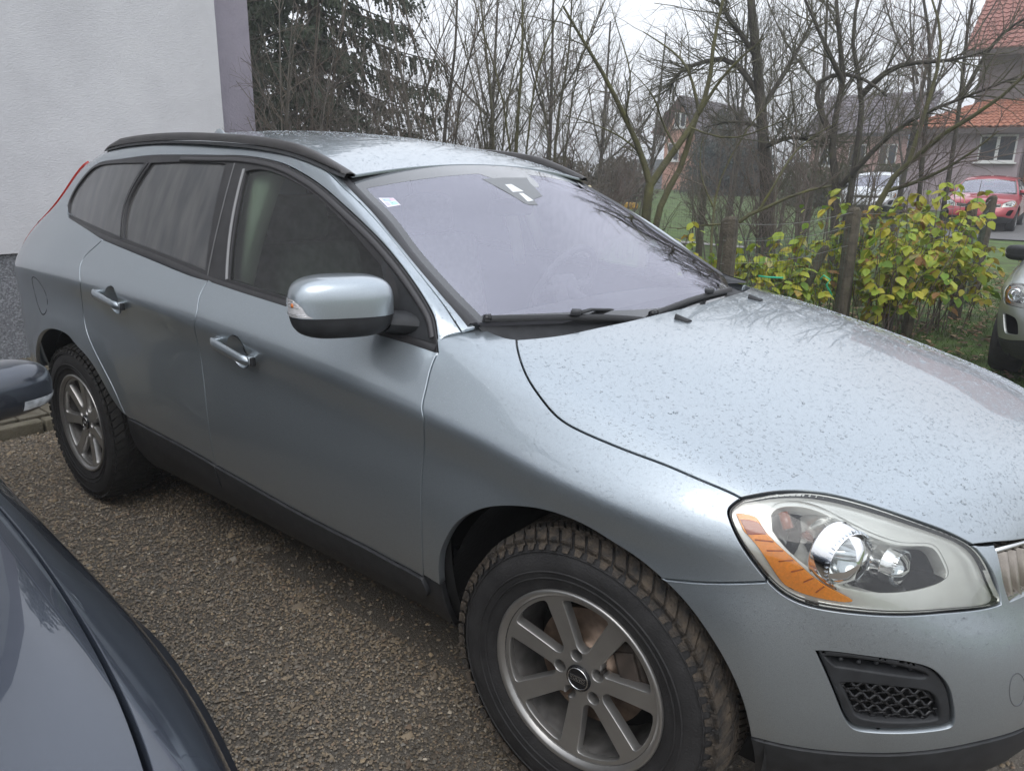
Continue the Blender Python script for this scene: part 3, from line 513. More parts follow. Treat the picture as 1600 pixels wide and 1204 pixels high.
    hole = curve([(.10, -.95), (.5, -.958), wb[0]], wb, [wb[-1], (.5, .958), (.10, .95)], [(.10, .95), (.085, .25), (.085, .22)], [(.085, .22), (.17, .13), (.20, .07)], [(.20, .07), (.20, -.07)], [(.20, -.07), (.17, -.13), (.085, -.22)], [(.085, -.22), (.10, -.95)])
    panel('windscreen_border', SW, ws_loop(.006, .003, .998), FRIT, car, holes=[hole], sc=(.95, .66), res=.03, gap=0, flange=.001, off=.0008, outward=up_out)
    # --- side glazing
    X = XZ; side_out = lambda Q: Q*np.array([0, 1, 0])
    tt = X['trimtop']; outer = curve([tt[0]]+tt[1:10], tt[9:20], tt[19:], [tt[-1], (-.519, 1.052)], [(-.519, 1.052), (-.648, 1.064), (-1.182, 1.096), (-1.634, 1.128), (-1.979, 1.168), (-2.221, 1.196), (-2.468, 1.219), (-2.92, 1.27)], [(-2.92, 1.27), tt[0]])
    holeF = curve([(-1.60, 1.505), (-1.514, 1.512), (-1.381, 1.492), (-1.246, 1.457), (-1.126, 1.414), (-.994, 1.357), (-.895, 1.308), (-.80, 1.258)], [(-.80, 1.258), (-.742, 1.19), (-.70, 1.145), (-.668, 1.098)], [(-.668, 1.098), (-1.198, 1.133), (-1.508, 1.154)], [(-1.508, 1.154), (-1.555, 1.33), (-1.60, 1.505)])
    holeR = curve([(-2.25, 1.528), (-2.0, 1.534), (-1.74, 1.530)], [(-1.74, 1.53), (-1.70, 1.35), (-1.66, 1.172)], [(-1.66, 1.172), (-1.986, 1.208), (-2.285, 1.240)], [(-2.285, 1.24), (-2.322, 1.38), (-2.25, 1.528)])
    holeQ = curve([(-2.93, 1.30), (-2.955, 1.335), (-2.945, 1.385), (-2.888, 1.448), (-2.81, 1.497), (-2.70, 1.518), (-2.5, 1.526), (-2.30, 1.528)], [(-2.30, 1.528), (-2.36, 1.38), (-2.315, 1.243)], [(-2.315, 1.243), (-2.6, 1.27), (-2.93, 1.30)])
    SC2 = dict(sc=(1, 1.12), outward=side_out)
    both(panel('window_frame', SG, outer, TRIM, car, holes=[holeF, holeR, holeQ], res=.03, off=.004, gap=.0005, flange=.02, **SC2))
    GF = glass('side_glass', (.50, .60, .55), f0=.05, dirt=.05)
    DG = mat('privacy_glass', (.018, .019, .021), .30, coat=1, coatr=.05, col2=(.060, .058, .056), vscale=3)
    nt = DG.node_tree; mp_ = nt.nodes.new('ShaderNodeMapping'); mp_.inputs['Scale'].default_value = (7, 3, 1.1); tn = [k for k in nt.nodes if k.type == 'TEX_NOISE'][0]; src_ = tn.inputs['Vector'].links[0].from_socket; nt.links.new(src_, mp_.inputs[0]); nt.links.new(mp_.outputs[0], tn.inputs['Vector'])
    def grow(L, k): c_ = L.mean(0); return c_+(L-c_)*k
    both(panel('front_window', SG, grow(holeF, 1.03), GF, car, res=.06, off=-.004, gap=0, flange=.003, **SC2))
    both(panel('rear_window', SG, grow(holeR, 1.03), DG, car, res=.06, off=-.005, gap=0, flange=.003, **SC2))
    both(panel('quarter_window', SG, grow(holeQ, 1.03), DG, car, res=.06, off=-.003, gap=0, flange=.003, **SC2))
    # belt strip (rubber) , pillar seam, light window guide
    def strip(L, w0, w1, off, name, m_, n=40, sf=SG, h=.006):
        c_ = cr(L, n) if len(L) > 2 else np.linspace(L[0], L[1], 12); t = np.gradient(c_, axis=0); t /= np.linalg.norm(t, axis=1)[:, None]; nn = np.stack([-t[:, 1], t[:, 0]], 1)
        a = c_+nn*w0; b = c_+nn*w1; mb_ = MB()
        rows = []
        for dd, e in ((0, 0), (0, 1), (1, 1), (1, 0)):
            q = b if e == 0 and dd in (0, 1) else b
        A_ = sf(a[:, 0], a[:, 1]); B_ = sf(b[:, 0], b[:, 1]); o0 = np.array([0, -off, 0]); o1 = np.array([0, -off-h, 0])
        mid = (A_+B_)/2+o1*1.15
        mb_.grid([(A_+o0).tolist(), (A_+o1).tolist(), mid.tolist(), (B_+o1).tolist(), (B_+o0).tolist()])
        return mb_.build(name, m_, car)
    both(strip([(-2.93, 1.281), (-2.468, 1.229), (-1.979, 1.182), (-1.634, 1.142), (-1.182, 1.111), (-.648, 1.079), (-.527, 1.070)], -.013, .013, .002, 'belt_moulding', TRIM))
    both(strip([(-1.612, 1.515), (-1.570, 1.33), (-1.515, 1.155)], -.004, .004, .004, 'window_guide', mat('guide_grey', (.22, .22, .22), .4)))
    both(strip([(-1.683, 1.535), (-1.655, 1.37), (-1.635, 1.15)], -.0025, .0025, .0035, 'pillar_seam', mat('seam_grey', (.10, .10, .10), .5), h=.003))
    both(strip([(-2.272, 1.532), (-2.341, 1.381), (-2.300, 1.238)], -.008, .008, .004, 'window_divider', BLACKG, h=.002))
    both(strip([tt[8], tt[9], tt[10], tt[11], tt[12], tt[13], tt[14], tt[15], tt[16], tt[17], tt[18], tt[19], tt[20]], -.021, -.006, .004, 'window_seal', mat('seal', (.05, .048, .05), .45), n=60, h=.005))
    # --- roof rails
    rb = cr(RB[:10], 60); k = np.linspace(0, 1, 60); lift = .024*np.minimum(1, np.minimum(k/.22, (1-k)/.10))**.7+.001
    rail = MB(); rows = []
    for i in range(60):
        x, w, z = rb[i]; z += .007; y0 = -w-.004; zt = z+lift[i]
        rows.append([(x, y0-.019, z-.002), (x, y0-.0215, zt-.012), (x, y0-.016, zt-.001), (x, y0-.002, zt+.002), (x, y0+.012, zt-.001), (x, y0+.017, zt-.012), (x, y0+.018, z-.002)])
    rail.grid(rows); rail.add(rows[0], [tuple(range(7))]); rail.add(rows[-1], [tuple(range(7))[::-1]])
    both(rail.build('roof_rail', mat('rail_grey', (.055, .052, .052), .42, var=.15, vscale=12), car))
    mb = MB(); rows = []
    for i in range(60):
        x, w, z = rb[i]; rows.append([(x, -w-.03, z-.008), (x, -w-.024, z+.002), (x, -w+.02, z+.003)])
    mb.grid(rows); both(mb.build('roof_gutter', BLACKP, car))
    mb = MB(); wl_ = cr(WL, np.linspace(.0, .84, 40)); rows = []
    for i, (x, w, z) in enumerate(wl_): rows.append([(x-.022, -w-.020, z-.018), (x-.010, -w-.014, z+.003), (x+.001, -w-.003, z+.006), (x+.010, -w+.010, z-.002)])
    mb.grid(rows); both(mb.build('windscreen_seal', mat('seal_dark', (.035, .035, .038), .45), car))
    # antenna fin
    fin = MB(); rows = []
    for q in np.linspace(0, 1, 9):
        x = -2.86-.17*q; hgt_ = .058*math.sin(math.pi*min(1, (q*1.0)**1.6))**.7 if 0 < q < 1 else .001; wd = .022*(1-.5*q)
        rows.append([(x, wd*math.cos(a), 1.658+hgt_*math.sin(a)) for a in np.linspace(0, math.pi, 9)])
    fin.grid(rows); fin.build('antenna_fin', PAINT, car)
    return car, fd, rd
VOLVO, FD, RD = build_volvo()
# ================================================================ the silver estate car : fittings
def sup(cx, cy, cz, a, b, h, n=3., yaw=0, N=14, t0=-math.pi/2, t1=math.pi/2, M=40, n2=None):
    n2 = n2 or n; sp = lambda v, e: math.copysign(abs(v)**e, v); rows = []
    for T in np.linspace(t0, t1, N):
        row = []
        for F in np.linspace(-math.pi, math.pi, M):
            x = a*sp(math.cos(T), 2/n2)*sp(math.cos(F), 2/n); y = b*sp(math.cos(T), 2/n2)*sp(math.sin(F), 2/n); z = h*sp(math.sin(T), 2/n2)
            row.append((cx+math.cos(yaw)*x-math.sin(yaw)*y, cy+math.sin(yaw)*x+math.cos(yaw)*y, cz+z))
        rows.append(row)
    return rows
def text_mesh(body, size, mat_, parent, M, name='lettering', extrude=.0006, align='CENTER'):
    cu = bpy.data.curves.new(name, 'FONT'); cu.body = body; cu.size = size; cu.align_x = align; cu.align_y = 'CENTER'; cu.extrude = extrude; cu.resolution_u = 3
    o = bpy.data.objects.new(name, cu); COL.objects.link(o); dg = bpy.context.evaluated_depsgraph_get(); dg.update()
    me = bpy.data.meshes.new_from_object(o.evaluated_get(dg)); bpy.data.objects.remove(o); me.materials.clear(); me.materials.append(mat_)
    me.transform(M); r = bpy.data.objects.new(name, me); COL.objects.link(r); r.parent = parent; return r
def make_wheel(parent, loc, spoke0, steer=0., tread=None, name='wheel', R=.3685, rimr=.2285, hw=.118, lug=True, spokes=7, cap=True, detail=True):
    """outer face looks along -y"""
    w = bpy.data.objects.new(name, None); COL.objects.link(w); w.parent = parent; w.location = loc; w.rotation_euler = (0, 0, steer); w.empty_display_size = .1
    k = R/.3685
    prof = [(rimr-.004, -hw+.018), (rimr+.004, -hw+.010), (rimr+.018, -hw+.006), (.283*k, -hw-.004), (.312*k, -hw-.003), (.334*k, -hw+.006), (.348*k, -hw+.018), (.357*k, -hw+.034), (.3595*k, -.05), (.360*k, 0), (.3595*k, .05), (.357*k, hw-.034), (.345*k, hw-.015), (.30*k, hw), (rimr, hw-.02)]
    mb = MB(); lathe(prof, 96, mb=mb)
    for rr, hh in ((.279*k, -hw-.0045), (.326*k, -hw+.0005), (.262*k, -hw-.0015)):
        lathe([(rr-.002, hh+.001), (rr-.001, hh-.0022), (rr+.001, hh-.0022), (rr+.002, hh+.001)], 96, mb=mb)
    ty = mb.build('tyre', RUBBER, w)
    if detail:   # tread blocks
        mb = MB(); n = 64; rng = random.Random(3)
        rows = [(-.112, -.072, 0., 1), (-.066, -.030, .45, 0), (-.025, .025, .2, 0), (.030, .066, .65, 0), (.072, .112, .3, 1)]
        for i in range(n):
            for (h0, h1, ph, sh) in rows:
                a0 = 2*math.pi*(i+ph)/n; da = 2*math.pi/n*.80; skew = (.35 if h0+h1 < 0 else -.35)*2*math.pi/n
                for sub in range(2 if not sh else 1):
                    b0 = a0+sub*da*.54; b1 = b0+da*(.46 if not sh else 1.)
                    V = []
                    for lv, (rt, sq) in enumerate(((.353*k, 1.04), (.3685*k-rng.random()*.0008, .94))):
                        for (hh, sgn) in ((h0, 0), (h1, 1)):
                            r_ = rt
                            if sh and abs(hh) > .1: r_ = rt-.011
                            c_ = (b0+b1)/2+skew*(sgn-.5)*2; hb = (b1-b0)/2*sq
                            for s_ in (-1, 1):
                                a = c_+s_*hb; V.append((r_*math.cos(a), hh*(1. if sq > 1 else .985), r_*math.sin(a)))
                    F = [(4, 5, 7, 6), (0, 1, 5, 4), (2, 6, 7, 3), (0, 4, 6, 2), (1, 3, 7, 5)]
                    mb.add(V, F)
                    if sh:   # lug running down over the shoulder
                        s = -1 if h0 < 0 else 1; ho = h0 if s < 0 else h1; V = []
                        for rt, hh, sq in ((.357*k, ho*1.0, .9), (.3475*k, s*(hw-.012), .8), (.334*k, s*(hw-.001), .55)):
                            c_ = (b0+b1)/2+skew*(-1 if s < 0 else 1)*1.0
                            for s_ in (-1, 1):
                                a = c_+s_*(b1-b0)/2*sq; V.append((rt*math.cos(a), hh+s*.0005, rt*math.sin(a)))
                                V.append(((rt-.002)*math.cos(a), hh+s*.005, (rt-.002)*math.sin(a)))
                        mb.add(V, [(1, 3, 7, 5), (5, 7, 11, 9), (0, 1, 5, 4), (4, 5, 9, 8), (3, 2, 6, 7), (7, 6, 10, 11), (9, 11, 10, 8)])
        mb.build('tread', tread or MUD, ty)
    # rim: flange and barrel, spoked face cut from a sheet
    mb = MB(); lathe([(rimr+.001, -hw+.016), (rimr+.002, -hw+.006), (rimr-.003, -hw+.0025), (rimr-.010, -hw+.007), (rimr-.017, -hw+.015)], 96, mb=mb)
    rim = mb.build('rim', RIMM, w)
    mb = MB(); lathe([(rimr-.0165, -hw+.0145), (rimr-.024, -hw+.03), (rimr-.034, -.03), (rimr-.034, .06), (rimr-.02, .1)], 64, mb=mb); mb.build('barrel', RIMDIRT, rim)
    hf = lambda r: -(hw-.034)-.016*(np.clip(r, 0, .3)/.21)**1.6-.004*np.exp(-(r/.05)**2)
    def SF(a, b): r = np.hypot(a, b); return np.stack([a, hf(r), b], -1)
    Ro = rimr-.0155; th = math.pi/spokes; holes = []
    for q in range(spokes):
        mid = spoke0+th+2*th*q; pts = []
        wsp = lambda r: .0205+.0045*(r-.08)/.12
        side_ = [(r, th-math.asin(wsp(r)/r)) for r in np.linspace(.080, Ro-.020, 7)]
        for r, t in side_[::-1]: pts.append((r, -t))
        pts += [(.0715, -.09), (.0695, 0), (.0715, .09)]
        pts += side_
        r, t = side_[-1]; pts += [(Ro-.0145, t-.02)]+[(Ro-.0125, s*t) for s in (.7, .35, 0, -.35, -.7)]+[(Ro-.0145, -t+.02)]
        holes.append(np.array([(r*math.cos(mid+t), r*math.sin(mid+t)) for r, t in pts]))
    if lug:
        for q in range(5):
            a = spoke0+.35+q*2*math.pi/5; holes.append(np.array([(.056*math.cos(a)+.0158*math.cos(t), .056*math.sin(a)+.0158*math.sin(t)) for t in np.linspace(0, 2*math.pi, 12, endpoint=False)]))
    outer = np.array([(Ro*math.cos(t), Ro*math.sin(t)) for t in np.linspace(0, 2*math.pi, 72, endpoint=False)])
    panel('spokes', SF, outer, RIMM, rim, holes=holes, res=.016, gap=0, rim=.0028, flange=.028, outward=lambda P: P*0+np.array([0, -1, 0]))
    if lug:
        for q in range(5):
            mb = MB(); a = spoke0+.35+q*2*math.pi/5; c_ = (.056*math.cos(a), .056*math.sin(a))
            n = 6; V = [(c_[0]+.0085*math.cos(t), hh, c_[1]+.0085*math.sin(t)) for hh in (-.040, -.066) for t in np.linspace(0, 2*math.pi, n, endpoint=False)]
            mb.add(V, [(k2, (k2+1) % n, n+(k2+1) % n, n+k2) for k2 in range(n)]+[tuple(range(n, 2*n))])
            mb.build('wheel_bolt', mat('bolt', (.10, .09, .085), .5, .7), rim)
    if cap:
        mb = MB(); h0 = hf(np.array(0.))-.0; lathe([(.033, h0+.004), (.033, h0-.004), (.031, h0-.006), (.027, h0-.0055), (.0, h0-.006)], 40, mb=mb); cp = mb.build('hub_cap', BLACKG, rim)
        mb = MB(); lathe([(.0285, h0-.006), (.0278, h0-.0075), (.0268, h0-.0075), (.026, h0-.006)], 40, mb=mb)
        mb.box((0, h0-.0065, .0065), (.046, .001, .0010)); mb.box((0, h0-.0065, -.0065), (.046, .001, .0010))
        if detail:
            mb.build('cap_ring', CHROMED, cp); M = Matrix.Translation((0, h0-.0066, 0))@Matrix.Rotation(math.radians(90), 4, 'X')
            text_mesh('VOLVO', .0125, CHROMED, cp, M)
    mb = MB(); lathe([(.149, -.028), (.149, -.006), (.149, 0), (.09, 0)], 48, mb=mb); lathe([(.149, -.028), (.078, -.028), (.074, -.055), (.0, -.055)], 48, mb=mb); mb.build('brake_disc', STEEL, w)
    mb = MB(); mb.box((.118, -.022, .05), (.075, .075, .15), Matrix.Rotation(-.35, 3, 'Y'), bev=.012); mb.box((.12, -.063, .05), (.05, .012, .11), Matrix.Rotation(-.35, 3, 'Y'), bev=.004); mb.build('brake_caliper', mat('caliper', (.07, .055, .045), .7, .3, var=.5, vscale=20), w)
    mb = MB(); lathe([(rimr-.04, .03), (0, .03)], 32, mb=mb); mb.build('dust_shield', DARK, w)
    return w
def volvo_fittings(car):
    both = lambda o: (o, mirror_y(o)); U = UV
    wf = make_wheel(car, (0, -.822, .3685), math.radians(9), math.radians(1.8))
    wr = make_wheel(car, (-2.774, -.812, .3685), math.radians(-21), 0, tread=mat('tread_dark', (.016, .016, .016), .85, col2=(.03, .027, .024), vscale=42, bump=.4, bscale=160))
    for src, y, st in ((wf, .822, 1.8), (wr, .812, 0)):
        c_ = dup(src, car); c_.location.y = y; c_.rotation_euler = (0, 0, math.pi+math.radians(st))
    # --- headlight
    hl = curve(U['hl']); cen = hl.mean(0); ins = lambda k: cen+(hl-cen)*k
    lens = glass('lamp_lens', (.93, .94, .92), f0=.05, dirt=.07)
    L_ = panel('headlight', SB, ins(.978), lens, car, sc=SCU, res=.03, gap=0, flange=.012, off=-.001)
    panel('gasket', SB, ins(.995), BLACKG, L_, holes=[ins(.978)], sc=SCU, res=.02, gap=0, flange=.05, off=-.005)
    hin = curve(U['hlin'], [U['hlin'][-1], U['hlin'][0]])
    panel('bezel', SB, ins(.98), mat('lamp_satin', (.74, .74, .71), .25, .45, var=.04, vscale=30), L_, holes=[hin], sc=SCU, res=.02, gap=0, flange=.03, off=-.018)
    # bowl: wall from the opening back to a smaller back plate
    n = len(hin); P0 = SB(hin[:, 0], hin[:, 1]); hc = hin.mean(0); bd = np.array([-.42, .80, -.12])*.085
    NN = np.tile(np.array([.62, -.72, .3]), (n, 1)); rows = []
    Pc = P0.mean(0)
    for d, s in ((0.018, 1.0), (.04, .98), (.075, .92), (.10, .80), (.108, .55), (.11, .02)): rows.append([tuple(Pc+(p-Pc)*s-np.array([.62, -.72, .3])*d) for p in P0]+[tuple(Pc+(P0[0]-Pc)*s-np.array([.62, -.72, .3])*d)])
    k0 = int(n*.52); mb = MB()
    mb.grid(rows); ob = mb.build('bowl', mat('lamp_black', (.018, .018, .020), .16), L_)
    ob.data.materials.append(CHROME)
    pidx = np.array([p.center[:] for p in ob.data.polygons]); 
    for p in ob.data.polygons:
        if p.center.x < Pc[0]+.005: p.material_index = 1
    # reflector cylinders with ribbed lens rims
    def barrel(c_, ax, r, ln, name, front=True):
        c_ = Vector(c_); ax = Vector(ax).normalized(); q = Vector((0, 1, 0)).rotation_difference(ax).to_matrix(); mb = MB()
        lathe([(r*.55, -ln*.75), (r*.86, -ln*.55), (r*.97, -ln*.05), (r, 0), (r, ln*.35), (r*1.03, ln*.37), (r*1.03, ln*.43), (r*.99, ln*.45), (r*.97, ln*.9), (r*.90, ln)], 40, mb=mb)
        lathe([(r*.90, ln), (r*.86, ln*.75), (r*.5, ln*.45), (r*.12, ln*.35), (0, ln*.35)], 40, mb=mb)
        mb.V = [tuple(c_+q@Vector(v)) for v in mb.V]; o = mb.build(name, CHROME, L_)
        mb = MB(); lathe([(r*.88, ln*.86), (r*.5, ln*1.2), (0, ln*1.3)], 32, mb=mb); 
        for k2 in range(40):
            a = 2*math.pi*k2/40; mb.box((r*.955*math.cos(a), ln*.93, r*.955*math.sin(a)), (.0022, .008, .0022))
        mb.V = [tuple(c_+q@Vector(v)) for v in mb.V]; mb.build('projector_lens', glass('proj_glass', (.85, .88, .9), f0=.12), o)
    p1 = SB(np.array(13.44), np.array(6.25)); p2 = SB(np.array(14.02), np.array(6.22))
    barrel(p1-np.array([.62, -.72, .25])*.078+np.array([.022, .0, .006]), (.95, -.42, .0), .062, .070, 'reflector')
    barrel(p2-np.array([.62, -.72, .25])*.068, (.97, -.22, .0), .036, .045, 'reflector')
    mb = MB(); a_ = Vector(p1-np.array([.62, -.72, .25])*.05); b_ = Vector(p2-np.array([.62, -.72, .25])*.055)
    mb.tube([a_, b_], [.016, .011], 12); mb.tube([a_+Vector((.02, -.0, -.04)), b_+Vector((0, 0, -.02))], [.006, .004], 8); mb.build('reflector_arm', CHROME, L_)
    mb = MB(); mb.tube([SB(np.array(13.16), np.array(6.95))-np.array([.62, -.72, .3])*.03, SB(np.array(13.2), np.array(6.6))-np.array([.62, -.72, .3])*.03], .011, 10); mb.build('indicator_bulb', mat('bulb_brown', (.22, .06, .03), .2, coat=1), L_)
    am = curve(U['amber']); am = am.mean(0)+(am-am.mean(0))*np.array([1.10, 1.14]); AM = mat('amber_reflector', (.95, .33, .012), .25, coat=1., var=.10, vscale=220)
    ao = panel('side_reflector', SB, am, AM, L_, sc=SCU, res=.012, gap=0, flange=.006, off=-.008)
    for t in np.linspace(.0, 1, 6)[0:]:
        A = np.array([12.90, 6.15])*(1-t)+np.array([13.33, 5.22])*t; B = np.array([13.04, 6.22])*(1-t)+np.array([13.40, 5.42])*t
        pa = SB(A[0], A[1]); pb = SB(B[0], B[1]); nn = np.array([.55, -.8, .1])*.0065; mb = MB(); mb.tube([pa-nn, pb-nn], .0014, 5); mb.build('rib', mat('amber_dark', (.50, .13, .01), .3), ao)
    panel('reflector_end', SB, curve([(12.773, 6.572), (12.904, 6.616), (12.985, 6.38)], [(12.985, 6.38), (12.84, 6.24)], [(12.84, 6.24), (12.773, 6.572)]), mat('amber_brown', (.36, .07, .012), .3, coat=1), ao, sc=SCU, res=.012, gap=0, flange=.004, off=-.0068)
    mirror_y(L_)
    # --- air vent in the bumper corner
    fog = curve(U['fog']); c0 = fog.mean(0)
    v_ = panel('bumper_vent', SB, c0+(fog-c0)*.995, BLACKP, car, holes=[curve(U['slot'], [U['slot'][-1], U['slot'][0]]), curve(U['vmesh'], [U['vmesh'][-1], U['vmesh'][0]])], sc=SCU, res=.014, gap=.0005, flange=.035, off=-.006, rim=.005)
    panel('vent_back', SB, c0+(fog-c0)*1.02, DARK, v_, sc=SCU, res=.05, gap=0, flange=.002, off=-.045)
    vm = curve(U['vmesh'], [U['vmesh'][-1], U['vmesh'][0]]); lo, hi = vm.min(0), vm.max(0); mb = MB()
    def surf(u, v, off):
        p = SB(np.array(u), np.array(v)); return Vector(p)-Vector((.62, -.78, 0))*off
    nr = 7
    for r_ in range(nr+1):
        v0 = lo[1]+(hi[1]-lo[1])*r_/nr; seg = []
        for i in range(57):
            u = lo[0]+(hi[0]-lo[0])*i/56; vv = v0+.038*(1 if ((i//4)+r_) % 2 else -1)*(1-abs((i % 4)-1.5)/3)
            if inpoly(np.array([[u, vv]]), c0+(vm-c0)*1.02)[0]: seg.append(surf(u, vv, .016+.006*((i % 8)/8)))
            elif len(seg) > 1: mb.tube(seg, .0024, 5, flat=1.8); seg = []
            else: seg = []
        if len(seg) > 1: mb.tube(seg, .0024, 5, flat=1.8)
    mb.build('vent_mesh', BLACKG, v_)
    mb = MB()
    for i in range(5): mb.sphere(surf(13.52+i*.13, 3.76+(.04 if 1 < i < 4 else 0), .02), .005, 8, 6)
    mb.build('vent_studs', BLACKP, v_); mirror_y(v_)
    # --- grille: vertical bars in a frame
    g = MB(); us = np.linspace(15.0, 19.0, 60); vs_ = np.linspace(5.2, 6.8, 6); A = np.array([[SB(np.array(u), np.array(v))-np.array([.05, 0, 0]) for v in vs_] for u in us]); g.grid(A.tolist()); gr = g.build('grille', DARK, car)
    for k2 in range(31):
        u = 15.20+k2*.12
        if u > 18.8: break
        rowA = []
        for v in np.linspace(5.36+.0, 6.66, 8):
            p = SB(np.array(u), np.array(v)); rowA.append(p)
        rowA = np.array(rowA); mb = MB(); w2 = .0055
        mb.grid([(rowA+np.array([-.045, -w2*.6, 0])).tolist(), (rowA+np.array([-.010, -w2, 0])).tolist(), (rowA+np.array([-.004, -w2*.3, 0])).tolist(), (rowA+np.array([-.004, w2*.3, 0])).tolist(), (rowA+np.array([-.010, w2, 0])).tolist(), (rowA+np.array([-.045, w2*.6, 0])).tolist()])
        mb.build('grille_bar', mat('grille_metal', (.36, .32, .28), .24, .9, var=.15, vscale=30), gr)
    fr = []
    for u, v in [(15.05, 6.69), (16, 6.69), (17, 6.69), (18, 6.69), (18.95, 6.69), (18.93, 5.95), (18.9, 5.33), (18, 5.33), (17, 5.33), (16, 5.34), (15.1, 5.33), (15.07, 5.95), (15.05, 6.69)]: fr.append(Vector(SB(np.array(u), np.array(v)))-Vector((.006, 0, 0)))
    mb = MB(); mb.tube(fr, .0045, 8, flat=1.5); mb.build('grille_frame', CHROMED, gr)
    # --- tow eye cover
    ring_ = np.array([(14.955+.095*math.cos(a), 3.469+.31*math.sin(a)) for a in np.linspace(0, 2*math.pi, 32, endpoint=False)]); rc_ = ring_.mean(0)
    panel('tow_eye_cover', SB, rc_+(ring_-rc_)*1.02, mat('seam_dark', (.09, .095, .10), .5), car, holes=[rc_+(ring_-rc_)*.94], sc=SCU, res=.012, gap=0, flange=.001, off=.0006, rim=.0001)
    # --- door mirror
    rt = sup(-.74, -.985, 1.178, .085, .135, .080, 2.9, math.radians(-30), N=20, t0=-.10, t1=math.pi/2, n2=3.4)
    mb = MB(); mb.grid(rt); mc = mb.build('door_mirror', PAINT, car)
    rb_ = sup(-.74, -.985, 1.176, .083, .133, .080, 2.9, math.radians(-30), N=12, t0=-math.pi/2, t1=-.09, n2=3.4)
    mb = MB(); mb.grid(rb_); mb.add(rb_[-1], [tuple(range(len(rb_[-1])))]); mb.build('lower_housing', BLACKP, mc)
    mb = MB(); rows = []
    for t in np.linspace(0, 1, 8):
        c_ = np.array([-.70, -.90, 1.128])*(1-t)+np.array([-.655, -.80, 1.115])*t; hx = .055+.03*t; hz = .026+.012*t
        rows.append([(c_[0]+hx*math.cos(a), c_[1], c_[2]+hz*math.sin(a)) for a in np.linspace(0, 2*math.pi, 17)])
    mb.grid(rows); mb.build('mirror_arm', BLACKP, mc)
    # indicator set in the outer lower corner of the shell
    rows = []; mb = MB()
    full = sup(-.74, -.985, 1.178, .0865, .1365, .0815, 2.9, math.radians(-30), N=140, M=160, n2=3.4)
    F0 = np.linspace(-math.pi, math.pi, 160); T0 = np.linspace(-math.pi/2, math.pi/2, 140)
    for i, T in enumerate(T0):
        if -.10 <= T <= .15:
            frac = (T+.10)/.25; f1 = -.42-.70*frac
            sel = np.interp(np.linspace(-1.66, f1, 14), F0, np.arange(160)); row = [tuple(np.array(full[i][int(s)])*(1-(s % 1))+np.array(full[i][min(int(s)+1, 159)])*(s % 1)) for s in sel]; rows.append(row)
    mb.grid(rows); io = mb.build('indicator', mat('indicator_lens', (.62, .60, .60), .10, .25, coat=1, var=.15, vscale=90), mc)
    mb = MB(); cpt = np.array(rows[len(rows)//2][8]); mb.sphere(tuple(cpt+(np.array([-.74, -.985, 1.178])-cpt)*.02), .0065, 8, 6); mb.build('bulb', mat('bulb_amber', (.55, .16, .04), .2), io)
    for j in range(5):
        rr = rows[1+int(j*(len(rows)-2)/5)]; mb = MB(); mb.tube([tuple(np.array(p)+(np.array([-.74, -.985, 1.178])-np.array(p))*.004) for p in rr[1:-1]], .0013, 5); mb.build('lens_rib', CHROMED, io)
    # glass on the rear face
    mb = MB(); R_ = Matrix.Rotation(math.radians(-12), 3, 'Z'); mb.box((-.800, -.975, 1.175), (.006, .16, .10), R_, bev=.002); mb.build('mirror_glass', CHROME, mc)
    mf = mirror_y(mc); mf.location = (-.09, -.045, -.01)
    mb = MB(); poly = [(-.80, 1.262), (-.668, 1.094), (-.540, 1.088), (-.575, 1.135), (-.62, 1.178), (-.70, 1.228), (-.80, 1.30)]
    V = [tuple(SG(np.array(x), np.array(z))+np.array([0, -.006, 0])) for x, z in poly]; mb.add(V, [tuple(range(7))]); both(mb.build('mirror_sail', BLACKP, car))
    # --- door handles in round dishes
    for (door, hx0, hz0, hx1, hz1, u0) in ((FD, -1.456, .968, -1.234, .935, 7.3), (RD, -2.335, 1.030, -2.110, 1.0, 5.8)):
        cx, cz = (hx0+hx1)/2+.012, (hz0+hz1)/2-.004; R_ = .054; rows = []
        uvc = [uv_at(cx+R_*math.cos(a), cz+R_*math.sin(a), u0, 5.5) for a in np.linspace(0, 2*math.pi, 25)]
        rim_ = np.array([SB(np.array(u), np.array(v)) for u, v in uvc]); c_ = rim_.mean(0)
        for s in (1.03, 1.0, .93, .8, .6, .35, .05):
            rows.append([tuple(c_+(p-c_)*s+np.array([0, -.001 if s > 1 else (.034*(1-s*s)**.8-.0008), 0])) for p in rim_])
        mb = MB(); mb.grid(rows[1:], flip=True); ds = mb.build('handle_dish', PAINT, door)
        yb = c_[1]; bar = []
        for t in np.linspace(0, 1, 15):
            x = hx0+(hx1-hx0)*t; z = hz0+(hz1-hz0)*t; o_ = .030*min(1, 5*t+.55)*min(1, 5*(1-t)+.5); hh = (.0185-.004*t)*min(1, (t*12+.35), ((1-t)*12+.35)); dd = .0085
            q_ = [(-1, 0), (-.85, .62), (-.3, 1), (.3, 1), (.85, .62), (1, 0), (.85, -.62), (.3, -1), (-.3, -1), (-.85, -.62)]
            bar.append([(x, yb-o_+dd*a, z+hh*b) for a, b in q_]+[(x, yb-o_+dd*q_[0][0], z+hh*q_[0][1])])
        mb = MB(); mb.grid(bar); mb.add(bar[0][:-1], [tuple(range(10))[::-1]]); mb.add(bar[-1][:-1], [tuple(range(10))]); hd = mb.build('door_handle', PAINT, door)
        for t in (.06, .93):
            mb = MB(); x = hx0+(hx1-hx0)*t; z = hz0+(hz1-hz0)*t; mb.box((x, yb-.008, z), (.034, .034, .026), bev=.004)
            mb.build('handle_base', PAINT, door)
        mb = MB(); x = hx1-.001; mb.box((x+.006, yb-.014, hz1), (.012, .016, .028), bev=.003); mb.build('handle_seal', BLACKP, door)
